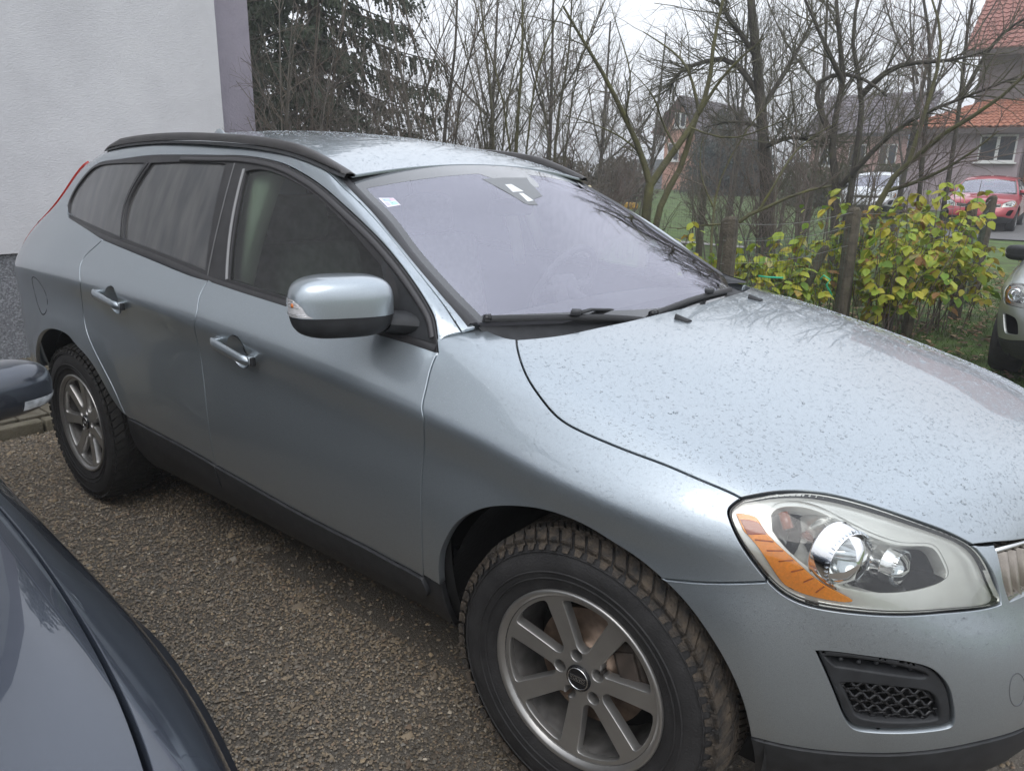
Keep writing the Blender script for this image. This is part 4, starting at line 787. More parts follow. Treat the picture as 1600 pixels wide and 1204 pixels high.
    # cut the dishes out of the doors
    # --- fuel flap
    uvc = np.array([uv_at(-3.044+.088*math.cos(a), .93+.088*math.sin(a), 3.8, 5.0) for a in np.linspace(0, 2*math.pi, 40, endpoint=False)])
    cf = uvc.mean(0); panel('fuel_flap_gap', SB, cf+(uvc-cf)*1.02, BLACKG, car, holes=[cf+(uvc-cf)*.965], sc=SCU, res=.02, gap=0, flange=.002, off=.0008, rim=0.0001)
    # --- cowl, wipers, washer jets
    mb = MB(); rows = []
    for s in np.linspace(-1, 1, 41):
        sg = -1 if s < 0 else 1; uu = np.interp(abs(s), [0, .2, .45, .7, 1], [10.72, 10.66, 10.5, 10.3, 9.95]); vv = np.interp(abs(s), [0, .2, .45, .7, 1], [12, 11.3, 10.5, 9.75, 9.05])
        h_ = SB(np.array(uu), np.array(vv)); h_ = np.array([h_[0], h_[1]*(1 if s < 0 else -1), h_[2]]); b_ = SW(np.interp(np.array(s), [k_[1] for k_ in WSBASE], [k_[0] for k_ in WSBASE]), np.array(s*.99)); 
        rows.append([tuple(b_+np.array([0, 0, -.012])), tuple(b_*.65+h_*.35+np.array([0, 0, -.030])), tuple(b_*.2+h_*.8+np.array([0, 0, -.028])), tuple(h_+np.array([.02, 0, -.022])), tuple(h_+np.array([.03, 0, -.06]))])
    mb.grid(rows); mb.build('scuttle_panel', BLACKP, car)
    mb = MB(); mb.add([(-.50, .762, 1.150), (-.44, .774, 1.128), (-.352, .748, 1.118), (-.345, .715, 1.116), (-.41, .70, 1.108), (-.47, .735, 1.126)], [(0, 1, 2, 3, 4, 5)]); mb.add([(-.50, .762, 1.152), (-.44, .776, 1.131), (-.352, .750, 1.122), (-.44, .78, 1.10)], [(0, 1, 3), (1, 2, 3)]); mb.build('scuttle_corner', BLACKP, car)
    for key, sg in (('wipA', 1), ('wipB', 1)):
        pts = cr(WS[key], 24); nb = lambda b, s: Vector((.55, 0, .83)); A = SW(pts[:, 0], pts[:, 1]); P_ = [Vector(p)+nb(0, 0)*.006 for p in A]
        mb = MB(); rows = []
        for i, p in enumerate(P_):
            t = (P_[min(i+1, 23)]-P_[max(i-1, 0)]).normalized(); n_ = Vector((.5, -.1, .85)); b2 = t.cross(n_).normalized(); n_ = b2.cross(t)
            rows.append([p+b2*.011+n_*.001, p+b2*.008+n_*.007, p+n_*.013, p-b2*.007+n_*.008, p-b2*.010+n_*.001, p-n_*.008, p+b2*.011+n_*.001])
        mb.grid(rows); wb = mb.build('wiper', mat('wiper_rubber', (.02, .02, .021), .42), car)
        mb = MB(); mid = P_[13] if key == 'wipA' else P_[15]; e_ = Vector((-.30, -.22, 1.118)) if key == 'wipA' else Vector((-.30, .30, 1.125)); up_ = Vector((.01, 0, .022))
        mb.tube([mid+up_*.6, mid+up_+(e_-mid)*.2, e_+up_*.4], [.010, .009, .009], 8, flat=.5); mb.box(mid+Vector((.004, 0, .016)), (.028, .042, .015), Matrix.Rotation(.5, 3, 'Z'), bev=.004); mb.build('wiper_arm', BLACKP, wb)
        mb = MB(); mb.tube([P_[0]+Vector((0, 0, .004)), P_[1]+Vector((0, 0, .004))], [.010, .012], 8); mb.build('wiper_tip', BLACKG, wb)
    for y in (-.256, .275):
        z0 = float(SB(np.array(11.04), np.array(11.1))[2]); mb = MB(); rows = []
        for t in np.linspace(0, 1, 6): rows.append([(-.105-.045*t, y+(.014-.004*t)*math.cos(a), z0-.002+(.006+.012*t)*math.sin(a)) for a in np.linspace(0, math.pi, 9)])
        mb.grid(rows); mb.add(rows[-1], [tuple(range(9))]); mb.add(rows[0], [tuple(range(9))[::-1]]); mb.build('washer_jet', BLACKP, car)
    # --- sensor cover and toll sticker behind the windscreen
    up_out = lambda Q: Q-np.array([-1.6, 0, .9]); pk = dict(sc=(.95, .66), res=.03, gap=0, outward=up_out)
    FR2 = mat('sensor_grey', (.16, .165, .17), .45); sc_ = curve(WS['sensor'], [WS['sensor'][-1], WS['sensor'][0]])
    so = panel('sensor_cover', SW, np.array(WS['sensor']), FR2, car, off=.0012, flange=.001, **pk)
    for k2 in ('sw1', 'sw2'): panel('sensor_window', SW, np.array(WS[k2]), mat('sensor_white', (.70, .72, .72), .4), so, off=.0022, flange=.001, **pk)
    st = panel('toll_sticker', SW, np.array(WS['sticker']), mat('sticker_white', (.72, .70, .78), .5), car, off=.0012, flange=.001, **pk)
    s0 = np.array(WS['sticker']); bl = lambda a, b: (s0[0]*(1-a)*(1-b)+s0[1]*a*(1-b)+s0[2]*a*b+s0[3]*(1-a)*b)
    for (a0, a1, b0, b1, cc) in ((.15, .62, .12, .42, (.45, .55, .78)), (.66, .92, .1, .4, (.75, .5, .68)), (.42, .9, .5, .88, (.42, .66, .62)), (.1, .34, .52, .88, (.55, .52, .68)), (.5, .6, .6, .75, (.1, .12, .2)), (.2, .3, .2, .3, (.12, .12, .25))):
        panel('sticker_print', SW, np.array([bl(a0, b0), bl(a1, b0), bl(a1, b1), bl(a0, b1)]), mat('print_%d' % int(cc[0]*1000+cc[1]*10), cc, .5), st, off=.002, flange=.0005, sc=(.95, .66), res=.03, gap=0, outward=up_out)
    # --- cabin
    CRM = mat('cabin_cream', (.62, .60, .50), .8); GRY = mat('cabin_grey', (.055, .055, .06), .7); SEAT = mat('seat_cloth', (.34, .33, .30), .85, var=.2, vscale=30)
    mb = MB(); rows = []
    for s in np.linspace(-1, 1, 25):
        k_ = 1-s*s; y = s*.70; rows.append([(-.42+.14*k_, y, 1.055), (-.55+.12*k_, y, 1.075), (-.72, y, 1.06+.02*k_), (-.86, y, 1.02), (-.90, y, .93), (-.85, y, .6)])
    mb.grid(rows, flip=True); mb.build('dashboard', GRY, car)
    mb = MB(); mb.box((-1.5, 0, .42), (2.0, 1.5, .05)); mb.box((-2.55, 0, .8), (.08, 1.36, .8)); mb.build('cabin_floor', GRY, car)
    for y in (-.37, .37):
        mb = MB(); mb.box((-1.42, y, .62), (.52, .50, .16), bev=.06); so_ = mb.build('seat', SEAT, car)
        mb = MB(); mb.box((-1.70, y, .93), (.16, .48, .62), Matrix.Rotation(-.22, 3, 'Y'), bev=.06); mb.build('backrest', SEAT, so_)
        mb = MB(); mb.box((-1.80, y, 1.33), (.11, .26, .18), Matrix.Rotation(-.15, 3, 'Y'), bev=.045); mb.build('headrest', SEAT, so_)
    mb = MB(); mb.box((-2.35, 0, .95), (.16, 1.25, .7), Matrix.Rotation(-.3, 3, 'Y'), bev=.06); mb.build('rear_bench', SEAT, car)
    mb = MB(); ring = [(-.99+.19*math.sin(a)*.42, .37+.19*math.cos(a), 1.06+.19*math.sin(a)*.9) for a in np.linspace(0, 2*math.pi, 33)]; mb.tube(ring, .015, 10, caps=False); sw_ = mb.build('steering_wheel', GRY, car)
    mb = MB(); mb.box((-.98, .37, 1.055), (.05, .15, .13), Matrix.Rotation(-.42, 3, 'Y'), bev=.025); mb.box((-.98, .37, 1.07), (.03, .36, .03), Matrix.Rotation(-.42, 3, 'Y'), bev=.01); mb.tube([(-.97, .37, 1.05), (-.8, .37, .98)], .03, 8); mb.build('wheel_hub', GRY, sw_)
    for y in (-1, 1):
        mb = MB(); rows = []
        for t in np.linspace(0, 1, 10):
            z = 1.08+.46*t; w_ = float(Gw(np.array(-1.6), np.array(z)))-.035; wd = .055-.035*abs(2*t-.9)**2*.6
            rows.append([(-1.63, y*(w_), z), (-1.60+wd*.3, y*(w_-.02), z), (-1.565+wd*.6, y*(w_-.035), z), (-1.56, y*(w_-.10), z)])
        mb.grid(rows); mb.build('pillar_trim', CRM, car)
    mb = MB(); hd_ = SR(*np.meshgrid(np.linspace(.05, .95, 20), np.linspace(.06, 1.94, 16), indexing='ij'))-np.array([0, 0, .035]); mb.grid(hd_.tolist()); mb.build('headliner', CRM, car)
    mb = MB(); mb.box((-.98, .0, 1.40), (.03, .24, .065), Matrix.Rotation(.3, 3, 'Y'), bev=.012); mb.tube([(-.97, 0, 1.42), (-.93, 0, 1.47)], .012, 8); mb.build('rear_view_mirror', GRY, car)
volvo_fittings(VOLVO)
for dn in (FD, RD): mirror_y(dn)
# ================================================================ the place: ground, house, paving
def spot(px, py, dist):
    """world point at a horizontal distance from the camera along a sight line (for laying things out)"""
    d = fw+r2*((px-800)/FPX)-u2*((py-602)/FPX); return CAM_LOC+d*(dist/math.hypot(d.x, d.y))
def terr(x, y):
    y = np.minimum(np.asarray(y, float), 60); return .034*np.maximum(0, y-11)*np.clip((y-11)/5, 0, 1)
def noise_mix(name, stops, scale, rough=.9, detail=8, bump=.3, bscale=40, coord='Object', bdist=.02):
    if name in MATS: return MATS[name]
    m = bpy.data.materials.new(name); m.use_nodes = True; nt = m.node_tree; N = nt.nodes; L = nt.links; b = N['Principled BSDF']; b.inputs['Roughness'].default_value = rough
    t = N.new('ShaderNodeTexCoord'); n = N.new('ShaderNodeTexNoise'); n.inputs['Scale'].default_value = scale; n.inputs['Detail'].default_value = detail; n.inputs['Roughness'].default_value = .65; L.new(t.outputs[coord], n.inputs['Vector'])
    r = N.new('ShaderNodeValToRGB'); L.new(n.outputs['Fac'], r.inputs[0]); e = r.color_ramp.elements
    e[0].position, e[0].color = stops[0][0], (*stops[0][1], 1); e[1].position, e[1].color = stops[-1][0], (*stops[-1][1], 1)
    for p, c in stops[1:-1]: k = e.new(p); k.color = (*c, 1)
    L.new(r.outputs[0], b.inputs['Base Color'])
    n2 = N.new('ShaderNodeTexNoise'); n2.inputs['Scale'].default_value = bscale; n2.inputs['Detail'].default_value = 6; L.new(t.outputs[coord], n2.inputs['Vector'])
    bp = N.new('ShaderNodeBump'); bp.inputs['Strength'].default_value = bump; bp.inputs['Distance'].default_value = bdist; L.new(n2.outputs['Fac'], bp.inputs['Height']); L.new(bp.outputs[0], b.inputs['Normal'])
    MATS[name] = m; return m
def attr_mat(name, rough=.85, attr='Col', spec=.3, bump=0, bscale=300, trans=0.):
    if name in MATS: return MATS[name]
    m = bpy.data.materials.new(name); m.use_nodes = True; nt = m.node_tree; N = nt.nodes; L = nt.links; b = N['Principled BSDF']; b.inputs['Roughness'].default_value = rough; b.inputs['Specular IOR Level'].default_value = spec
    a = N.new('ShaderNodeAttribute'); a.attribute_name = attr; L.new(a.outputs['Color'], b.inputs['Base Color'])
    if trans:
        tl_ = N.new('ShaderNodeBsdfTranslucent'); L.new(a.outputs['Color'], tl_.inputs[0]); mx = N.new('ShaderNodeMixShader'); mx.inputs[0].default_value = trans; L.new(b.outputs[0], mx.inputs[1]); L.new(tl_.outputs[0], mx.inputs[2]); L.new(mx.outputs[0], N['Material Output'].inputs[0])
    MATS[name] = m; return m
def set_col(o, cols, per):
    """per-piece colour: cols (n,3) each repeated on `per` vertices"""
    a = o.data.color_attributes.new('Col', 'FLOAT_COLOR', 'POINT'); c = np.ones((len(o.data.vertices), 4), np.float32); c[:, :3] = np.repeat(cols, per, axis=0)[:len(c)]; a.data.foreach_set('color', c.ravel())
def ground():
    xs = np.r_[np.linspace(-400, -40, 10), np.linspace(-36, 36, 46), np.linspace(40, 400, 10)]; ys = np.r_[np.linspace(-200, -20, 6), np.linspace(-16, 64, 70), np.linspace(80, 900, 14)]
    mb = MB(); mb.grid([[(x, y, -.02+float(terr(x, y))) for y in ys] for x in xs], flip=False)
    o = mb.build('lawn_ground', noise_mix('lawn', [(.25, (.035, .026, .016)), (.40, (.055, .075, .018)), (.58, (.08, .135, .028)), (.8, (.115, .17, .04))], 3.5, bump=.6, bscale=60)); tag(o, kind='structure')
    mb = MB(); xs = np.linspace(-3.95, 9, 40); ys = np.linspace(-14, 4.2, 50); rng = np.random.RandomState(2)
    mb.grid([[(x, y+(.25*math.sin(x*2.1)+.15*math.sin(x*5.3) if y > 4.1 else 0), -.016) for y in ys] for x in xs])
    o = mb.build('gravel_yard', noise_mix('gravel_bed', [(.3, (.09, .076, .06)), (.5, (.15, .13, .105)), (.7, (.20, .178, .15))], 160, bump=1., bscale=220, bdist=.01)); tag(o, kind='structure')
def gravel():
    """loose stones over the yard"""
    rng = np.random.RandomState(5)
    def patch(n, x0, x1, y0, y1, s0, s1):
        x = rng.uniform(x0, x1, n); y = rng.uniform(y0, y1, n); return np.stack([x, y, rng.uniform(s0, s1, n)*np.exp(rng.normal(0, .28, n))], 1)
    P = np.concatenate([patch(44000, -1.7, .55, -1.95, -.72, .0030, .0045), patch(30000, -3.95, -1.7, -1.95, -.55, .0036, .0054), patch(9000, -1.8, .6, -.8, .9, .0045, .006), patch(6000, -3.9, -1.8, -.6, .6, .005, .007),
                        patch(5000, .4, 3, -2.5, 2.5, .006, .009), patch(5000, -3.9, 2, .9, 4.2, .006, .009), patch(160, -3.8, .5, -1.9, -.6, .009, .014)])
    n = len(P); base = np.array([(1, 0, 0), (.25, .95, 0), (-.85, .6, 0), (-.75, -.7, 0), (.4, -.95, 0), (0.05, 0.05, .8), (.3, .25, -.4)], float)
    base = np.array([(1, 0, 0), (.1, 1, .0), (-1, .1, 0), (-.1, -1, 0), (.15, .1, .85)]); F = np.array([(0, 1, 4), (1, 2, 4), (2, 3, 4), (3, 0, 4)])
    V = base[None]+rng.normal(0, .22, (n, 5, 3)); V[:, :4, 2] -= .15; s = P[:, 2][:, None]; V *= s[..., None]*np.stack([rng.uniform(.8, 1.5, n), rng.uniform(.7, 1.1, n), rng.uniform(.6, 1.1, n)], 1)[:, None]
    a = rng.uniform(0, 6.28, n); ca, sa = np.cos(a)[:, None], np.sin(a)[:, None]; X = V[..., 0]*ca-V[..., 1]*sa; Y = V[..., 0]*sa+V[..., 1]*ca
    W = np.stack([X+P[:, :1], Y+P[:, 1:2], V[..., 2]-.012+rng.uniform(0, .006, n)[:, None]], -1)
    # stones in an oval patch beside the front tyre get a darker colour below
    Q = (F[None]+np.arange(n)[:, None, None]*5).reshape(-1, 3)
    pal = np.array([(.145, .118, .085), (.11, .095, .078), (.085, .075, .066), (.17, .15, .12), (.12, .12, .118), (.075, .07, .068), (.19, .15, .10), (.30, .28, .25), (.14, .10, .075), (.10, .105, .11)]); pr = np.array([.18, .17, .15, .1, .1, .1, .07, .03, .06, .04])
    pal = pal*.62+pal.mean(0)*.38; col = pal[rng.choice(len(pal), n, p=pr/pr.sum())]*rng.uniform(.95, 1.75, (n, 1))*np.array([1.32, 1.23, 1.08])
    dark_patch = np.exp(-(((P[:, 0]+.25)/.28)**2+((P[:, 1]+1.0)/.16)**2)) > rng.uniform(.15, 1, n)
    col[dark_patch] *= .55
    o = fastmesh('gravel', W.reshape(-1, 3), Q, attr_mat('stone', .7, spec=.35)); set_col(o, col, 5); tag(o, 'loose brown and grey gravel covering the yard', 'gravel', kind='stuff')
def house():
    WALL = noise_mix('render_white', [(.3, (.50, .495, .51)), (.55, (.57, .565, .58)), (.75, (.62, .615, .625))], 1.6, bump=.38, bscale=90, bdist=.010)
    nt = WALL.node_tree; mp = nt.nodes.new('ShaderNodeMapping'); mp.inputs['Rotation'].default_value = (0.5, 0, 0); mp.inputs['Scale'].default_value = (1, .7, 1.5)
    for l in list(nt.links):
        if l.to_node.type == 'TEX_NOISE' and l.to_node.inputs['Scale'].default_value > 20: s_ = l.from_socket; nt.links.remove(l); nt.links.new(s_, mp.inputs[0]); n_ = [k for k in nt.nodes if k.type == 'TEX_NOISE' and k.inputs['Scale'].default_value > 20][0]; nt.links.new(mp.outputs[0], n_.inputs['Vector'])
    LIL = noise_mix('render_lilac', [(.3, (.27, .25, .29)), (.7, (.34, .31, .36))], 2., bump=.5, bscale=60, bdist=.012)
    PLI = noise_mix('plinth_chip', [(.3, (.10, .105, .115)), (.5, (.19, .195, .21)), (.68, (.36, .37, .39))], 70, bump=1., bscale=75, bdist=.02)
    h = empty('house', (-5.85, -3, 0), label='white rendered house wall with grey stone-chip plinth behind the silver car', cat='house')
    X0 = -5.85
    mb = MB(); mb.box((X0-3-0, -4.1, 4.65-.0), (6, 11.64, 7.6)); w = mb.build('wall', WALL, h)
    mb = MB(); mb.box((X0-3.02, -4.1, .42), (5.98, 11.60, .86)); mb.build('plinth', PLI, h)
    mb = MB(); mb.box((X0-3.155, 1.72+.22, 4.25), (5.96, .44, 8.4)); mb.build('corner_strip', LIL, h)
    mb = MB(); mb.box((X0-3, -4.0, 8.6), (6.9, 12.8, .3)); mb.build('roof_edge', mat('eaves', (.18, .15, .13), .7), h)
    for o in h.children: o.location = -Vector(h.location)
def paving():
    PAV = noise_mix('paver', [(.25, (.075, .066, .045)), (.5, (.12, .105, .075)), (.75, (.17, .15, .115))], 14, bump=.5, bscale=120)
    mb = MB(); mb.box((-4.95, -1.4, -.03), (1.78, 7.2, .06)); b = mb.build('paving', mat('joint_sand', (.05, .045, .03), .95)); tag(b, kind='structure')
    rng = random.Random(4); me = None
    for i in range(8):
        for j in range(30):
            mb = MB(); x = -5.72+.208*i+(.0); y = -2.6+.208*(j+.5*(i % 2))*.8
            if me is None:
                mb.box((0, 0, 0), (.196, .156, .04), bev=.006); o = mb.build('paver', PAV, b); me = o.data
            else:
                o = bpy.data.objects.new('paver', me); COL.objects.link(o); o.parent = b
            o.location = (x, y, .016+rng.uniform(-.003, .003)); o.rotation_euler = (rng.uniform(-.012, .012), rng.uniform(-.012, .012), rng.uniform(-.01, .01))
    KB = noise_mix('kerb_concrete', [(.25, (.11, .095, .065)), (.55, (.18, .16, .115)), (.8, (.24, .22, .17))], 9, bump=.4, bscale=90); me = None
    for j in range(6):
        if me is None:
            mb = MB(); mb.box((0, 0, 0), (.085, .99, .14), bev=.012); o = mb.build('kerb_stone', KB, b); me = o.data
        else: o = bpy.data.objects.new('kerb_stone', me); COL.objects.link(o); o.parent = b
        o.location = (-4.0+rng.uniform(-.004, .004), -3.2+j*1.0, -.012)
ground(); gravel(); house(); paving()
# ================================================================ the other cars (same kind of body built from the shared panels)
def car_copy(name, label, loc, rz, sc, paint_, wheels=True, keep=None, group=None, mirror_shift=None, wheel_r=.31, parts_skip=(), tyre_det=False):
    root = empty(name, loc, rz, label, 'car', group)
    skip = {'wheel', 'toll_sticker', 'sensor_cover', 'tow_eye_cover', 'roof_rail', 'roof_gutter', 'wiper', 'washer_jet', 'door_cladding', 'antenna_fin', 'bumper_vent'} | set(parts_skip)
    inv = {}
    for o in list(VOLVO.children):
        nm = o.name.split('.')[0]
        if nm in skip: continue
        c = dup(o, root)
        S_ = Matrix.Diagonal((sc[0], sc[1], sc[2], 1)); c.matrix_parent_inverse = Matrix(); c.matrix_basis = S_@o.matrix_basis
        if nm == 'door_mirror' and mirror_shift:
            sg = -1 if (o.data.vertices[0].co.y < 0) else 1; c.location = (mirror_shift[0], sg*mirror_shift[1], mirror_shift[2])
        stack = [c]
        while stack:
            k = stack.pop(); stack += list(k.children)
            for i, s in enumerate(k.material_slots):
                if s.material == PAINT: s.link = 'OBJECT'; s.material = paint_
    if wheels:
        for wx in (0, -2.774):
            for sg in (-1, 1):
                w = dup(SMALLW, root); w.location = (wx*sc[0], sg*.80*sc[1], wheel_r); k = wheel_r/.3685; w.scale = (k, .95, k); w.rotation_euler = (0, 0, 0 if sg < 0 else math.pi)
    return root
SMALLW = make_wheel(None, (0, 0, -50), .2, detail=False, cap=True, name='wheel')
GREYP = paint('grey_paint', (.052, .062, .082), metal=.6, rough=.26, dirt=.1)
SILV2 = paint('pale_silver_paint', (.36, .385, .37), metal=.7, rough=.4)
REDP = paint('red_paint', (.33, .018, .03), metal=.15, rough=.35, dirt=.1)
WHTP = paint('bright_silver_paint', (.58, .60, .62), metal=.5, rough=.35)
def grey_car():
    """long-bonneted car: front end stretched from the same surface, cabin from shared panels"""
    root = empty('parked_car', (-.44, -2.638, 0), math.radians(-1.5), 'dark blue-grey car with its bonnet beside the silver SUV', 'car'); k = .93; sy, sz = .945, .918
    def SN(u, v):
        P = SB(u, v).copy(); x = P[..., 0]; P[..., 0] = np.where(x > -.35, 1.36*x, 1.36*-.35+(x+.35)*k); P[..., 1] *= sy; P[..., 2] *= sz; return P
    U = UV; r = lambda L: L[::-1]; Q = dict(sc=(.42, .1), parent=root, mat=GREYP); gapl = [(10.02, 9.1), (10.25, 8.5), (10.5, 8.1), (11, 7.82), (11.5, 7.75), (12, 7.75), (12.5, 7.75), (13.2, 7.72), (14, 7.55), (15, 7.3), (17, 7.0)]
    panel('bonnet', SN, curve(gapl, [(17, 7.0), (17, 12)], [(17, 12), (10.72, 12)], [(10.72, 12), (10.62, 11.2), (10.535, 10.612), (10.404, 10.133), (10.275, 9.666), (10.03, 9.14)]), join=True, skip=ycut, res=.03, gap=.0045, **Q)
    w = panel('front_wing', SN, curve(U['fgap'], [U['fgap'][-1], (13.2, 2.2)], [(13.2, 2.2), (13.2, 7.72)], r(gapl[:8]), U['ftop'], [U['ftop'][-1], U['fgap'][0]]), res=.03, gap=.0045, **Q); mirror_y(w)
    panel('front_bumper', SN, curve([(13.2, 2.2), (13.2, 7.7)], gapl[7:], [(17, 7.0), (17, 1)], [(17, 1), (13.2, 2.2)]), join=True, skip=ycut, res=.05, gap=.003, **Q)
    off = (1.36*-.35+.35*k); keepn = {'front_door', 'rear_door', 'quarter_panel', 'rear_bumper', 'tailgate', 'tail_light', 'sill_panel', 'roof', 'cant_rail', 'windscreen_pillar', 'windscreen', 'windscreen_border', 'windscreen_seal', 'window_frame', 'front_window', 'rear_window', 'quarter_window', 'scuttle_panel', 'dashboard', 'seat', 'steering_wheel', 'headliner', 'cabin_floor', 'belt_moulding'}
    for o in list(VOLVO.children):
        if o.name.split('.')[0] not in keepn: continue
        c = dup(o, root); c.matrix_basis = Matrix.Translation((off, 0, 0))@Matrix.Diagonal((k, sy, sz, 1))@o.matrix_basis; st = [c]
        while st:
            q = st.pop(); st += list(q.children)
            for sl in q.material_slots:
                if sl.material == PAINT: sl.link = 'OBJECT'; sl.material = GREYP
    for wx in (0, -2.774*k+off+.06):
        for sg in (-1, 1):
            w = dup(SMALLW, root); w.location = (wx, sg*.76, .32); w.scale = (.87, .95, .87); w.rotation_euler = (0, 0, 0 if sg < 0 else math.pi)
    # dark guard behind the panels
    mb = MB(); mb.box((-.1, 0, .45), (2.0, 1.25, .5))
    us, vs_ = np.meshgrid(np.linspace(9.8, 17, 40), np.linspace(6.2, 12, 24), indexing='ij'); A = SN(us, vs_)-np.array([.02, 0, .035]); A[..., 1] = np.minimum(A[..., 1]+.03, 0); mb.grid(A.tolist()); A3 = A.copy(); A3[..., 1] *= -1; mb.grid(A3.tolist(), flip=True); mb.build('inner_shell', DARK, root)
    # mirrors: slim pod with a clear indicator band along its lower edge
    for sg in (-1, 1):
        rows = sup(0, 0, 0, .075, .125, .068, 2.6, sg*math.radians(14), N=18, M=44, n2=2.8); mb = MB(); mb.grid(rows); m_ = mb.build('door_mirror', GREYP, root); m_.location = (-.80, sg*.965, .99)
        mb = MB(); rr = sup(0, 0, -.001, .0775, .1275, .069, 2.6, sg*math.radians(14), N=60, M=90, n2=2.8); sel = [r_ for r_ in rr if -.045 < r_[0][2] < -.018]; sel = [row[46:72] if sg > 0 else row[18:44] for row in sel]; mb.grid(sel); mb.build('indicator', mat('indicator_clear', (.62, .64, .66), .15, .3, coat=1, var=.3, vscale=60), m_)
        mb = MB(); mb.tube([(0, -sg*.06, -.03), (.03, -sg*.16, -.05)], [.03, .036], 10, flat=.6); mb.build('mirror_arm', BLACKP, m_)
    return root
NB = grey_car()
SH = car_copy('parked_car', 'pale silver hatchback nosed up to the garden fence beyond the bonnet', (.90, 5.22, 0), math.radians(-90), (.82, .88, .84), SILV2, mirror_shift=(-.12, -.04, -.05), wheel_r=.29)
RC_ = car_copy('parked_car', 'red car parked facing the road in front of the lilac house', (-2.45, 21.6, float(terr(0, 21.6))), math.radians(-88), (.88, .92, .86), REDP, wheel_r=.29)
WC = car_copy('parked_car', 'bright silver car parked behind the old apple trees', (-6.0, 24.4, float(terr(0, 24.4))), math.radians(-84), (.88, .92, .86), WHTP, wheel_r=.29)
bpy.data.objects.remove(SMALLW) if False else None
def kill(o):
    for k in list(o.children): kill(k)
    bpy.data.objects.remove(o)
kill(SMALLW)

ARCH = mat('arch_plastic', (.02, .022, .027), .4, coat=.5)
for wx in (0, -2.774*.93-.15+.06):
    for sg in (-1, 1):
        mb = MB(); rows = []
        for a in np.linspace(-.25, math.pi+.25, 30):
            ca, sa = math.cos(a), math.sin(a); rows.append([(wx+r_*ca, sg*y_, .315+r_*.97*sa) for r_, y_ in ((.47, .855), (.455, .90), (.425, .935), (.385, .935), (.372, .91), (.372, .83))])
        mb.grid(rows, flip=sg > 0); mb.build('arch_flare', ARCH, NB)

for o in SH.children:
    if o.name.split('.')[0] == 'door_mirror':
        for sl in o.material_slots: sl.link = 'OBJECT'; sl.material = BLACKP
# ================================================================ trees, shrubs, fence
def tubes(B, n):
    """vectorised tubes. B: list of (pts (K,3), rad (K,)) all the same K"""
    P = np.array([b[0] for b in B]); R = np.array([b[1] for b in B]); m, K, _ = P.shape
    T = np.gradient(P, axis=1); T /= np.linalg.norm(T, axis=2, keepdims=True)+1e-9
    a = np.tile(np.array([.31, .87, .2]), (m, K, 1)); a1 = np.cross(T, a); a1 /= np.linalg.norm(a1, axis=2, keepdims=True)+1e-9; a2 = np.cross(T, a1)
    q = 2*np.pi*np.arange(n)/n
    V = P[:, :, None]+R[:, :, None, None]*(a1[:, :, None]*np.cos(q)[None, None, :, None]+a2[:, :, None]*np.sin(q)[None, None, :, None])
    i, k = np.meshgrid(np.arange(K-1), np.arange(n), indexing='ij'); f = np.stack([i*n+k, i*n+(k+1) % n, (i+1)*n+(k+1) % n, (i+1)*n+k], -1).reshape(-1, 4)
    F = (f[None]+(np.arange(m)*K*n)[:, None, None]).reshape(-1, 4)
    return V.reshape(-1, 3), F
def grow(parent, lvl, rng, out, cfg):
    """spawn side branches along a parent polyline"""
    P, R = parent; K = len(P); L = np.linalg.norm(np.diff(P, axis=0), axis=1).sum()
    c = cfg[lvl]; cnt = max(1, int(rng.poisson(c['n']*max(.35, min(1.6, L/c['ref'])))))
    for _ in range(cnt):
        t = rng.uniform(c.get('t0', .2), 1)*(K-1.001); i = int(t); f = t-i; p = P[i]*(1-f)+P[i+1]*f; r = (R[i]*(1-f)+R[i+1]*f)
        d = P[i+1]-P[i]; d = d/(np.linalg.norm(d)+1e-9); ax = rng.normal(size=3); ax -= d*(ax@d); ax /= np.linalg.norm(ax)+1e-9
        a = math.radians(rng.uniform(*c['ang'])); d2 = d*math.cos(a)+ax*math.sin(a); d2[2] += c.get('up', .15); d2 /= np.linalg.norm(d2)
        ln = c['len']*rng.uniform(.55, 1.35)*(1-.45*t/K); k = c.get('K', 5); pts = [p]; dd = d2
        for s in range(k-1):
            dd = dd+rng.normal(0, c.get('wob', .16), 3); dd[2] += c.get('curl', .05); dd /= np.linalg.norm(dd); pts.append(pts[-1]+dd*ln/(k-1))
        r0 = min(r*.75, c['r']*rng.uniform(.7, 1.25)); br = (np.array(pts), np.linspace(r0, max(r0*.35, .0012), k)); out[lvl].append(br)
        if lvl+1 < len(cfg): grow(br, lvl+1, rng, out, cfg)
def bark(name, c1, c2, moss=None, sc=6):
    st = [(.3, c1), (.6, c2)]
    if moss: st.append((.74, moss))
    return noise_mix(name, st, sc, bump=.7, bscale=60)
BK_DARK = bark('bark_dark', (.035, .03, .024), (.075, .066, .052), (.085, .09, .03)); BK_TWIG = bark('twig_brown', (.095, .078, .060), (.165, .14, .115), None, 3); BK_GREY = bark('bark_grey', (.09, .08, .068), (.16, .145, .125), None, 4)
BK_RED = bark('twig_red', (.10, .076, .064), (.165, .13, .112), None, 3); BK_MOSS = bark('bark_moss', (.055, .05, .03), (.10, .095, .04), (.13, .13, .035)); BK_OLIVE = bark('twig_olive', (.062, .06, .036), (.12, .11, .075), None, 5)
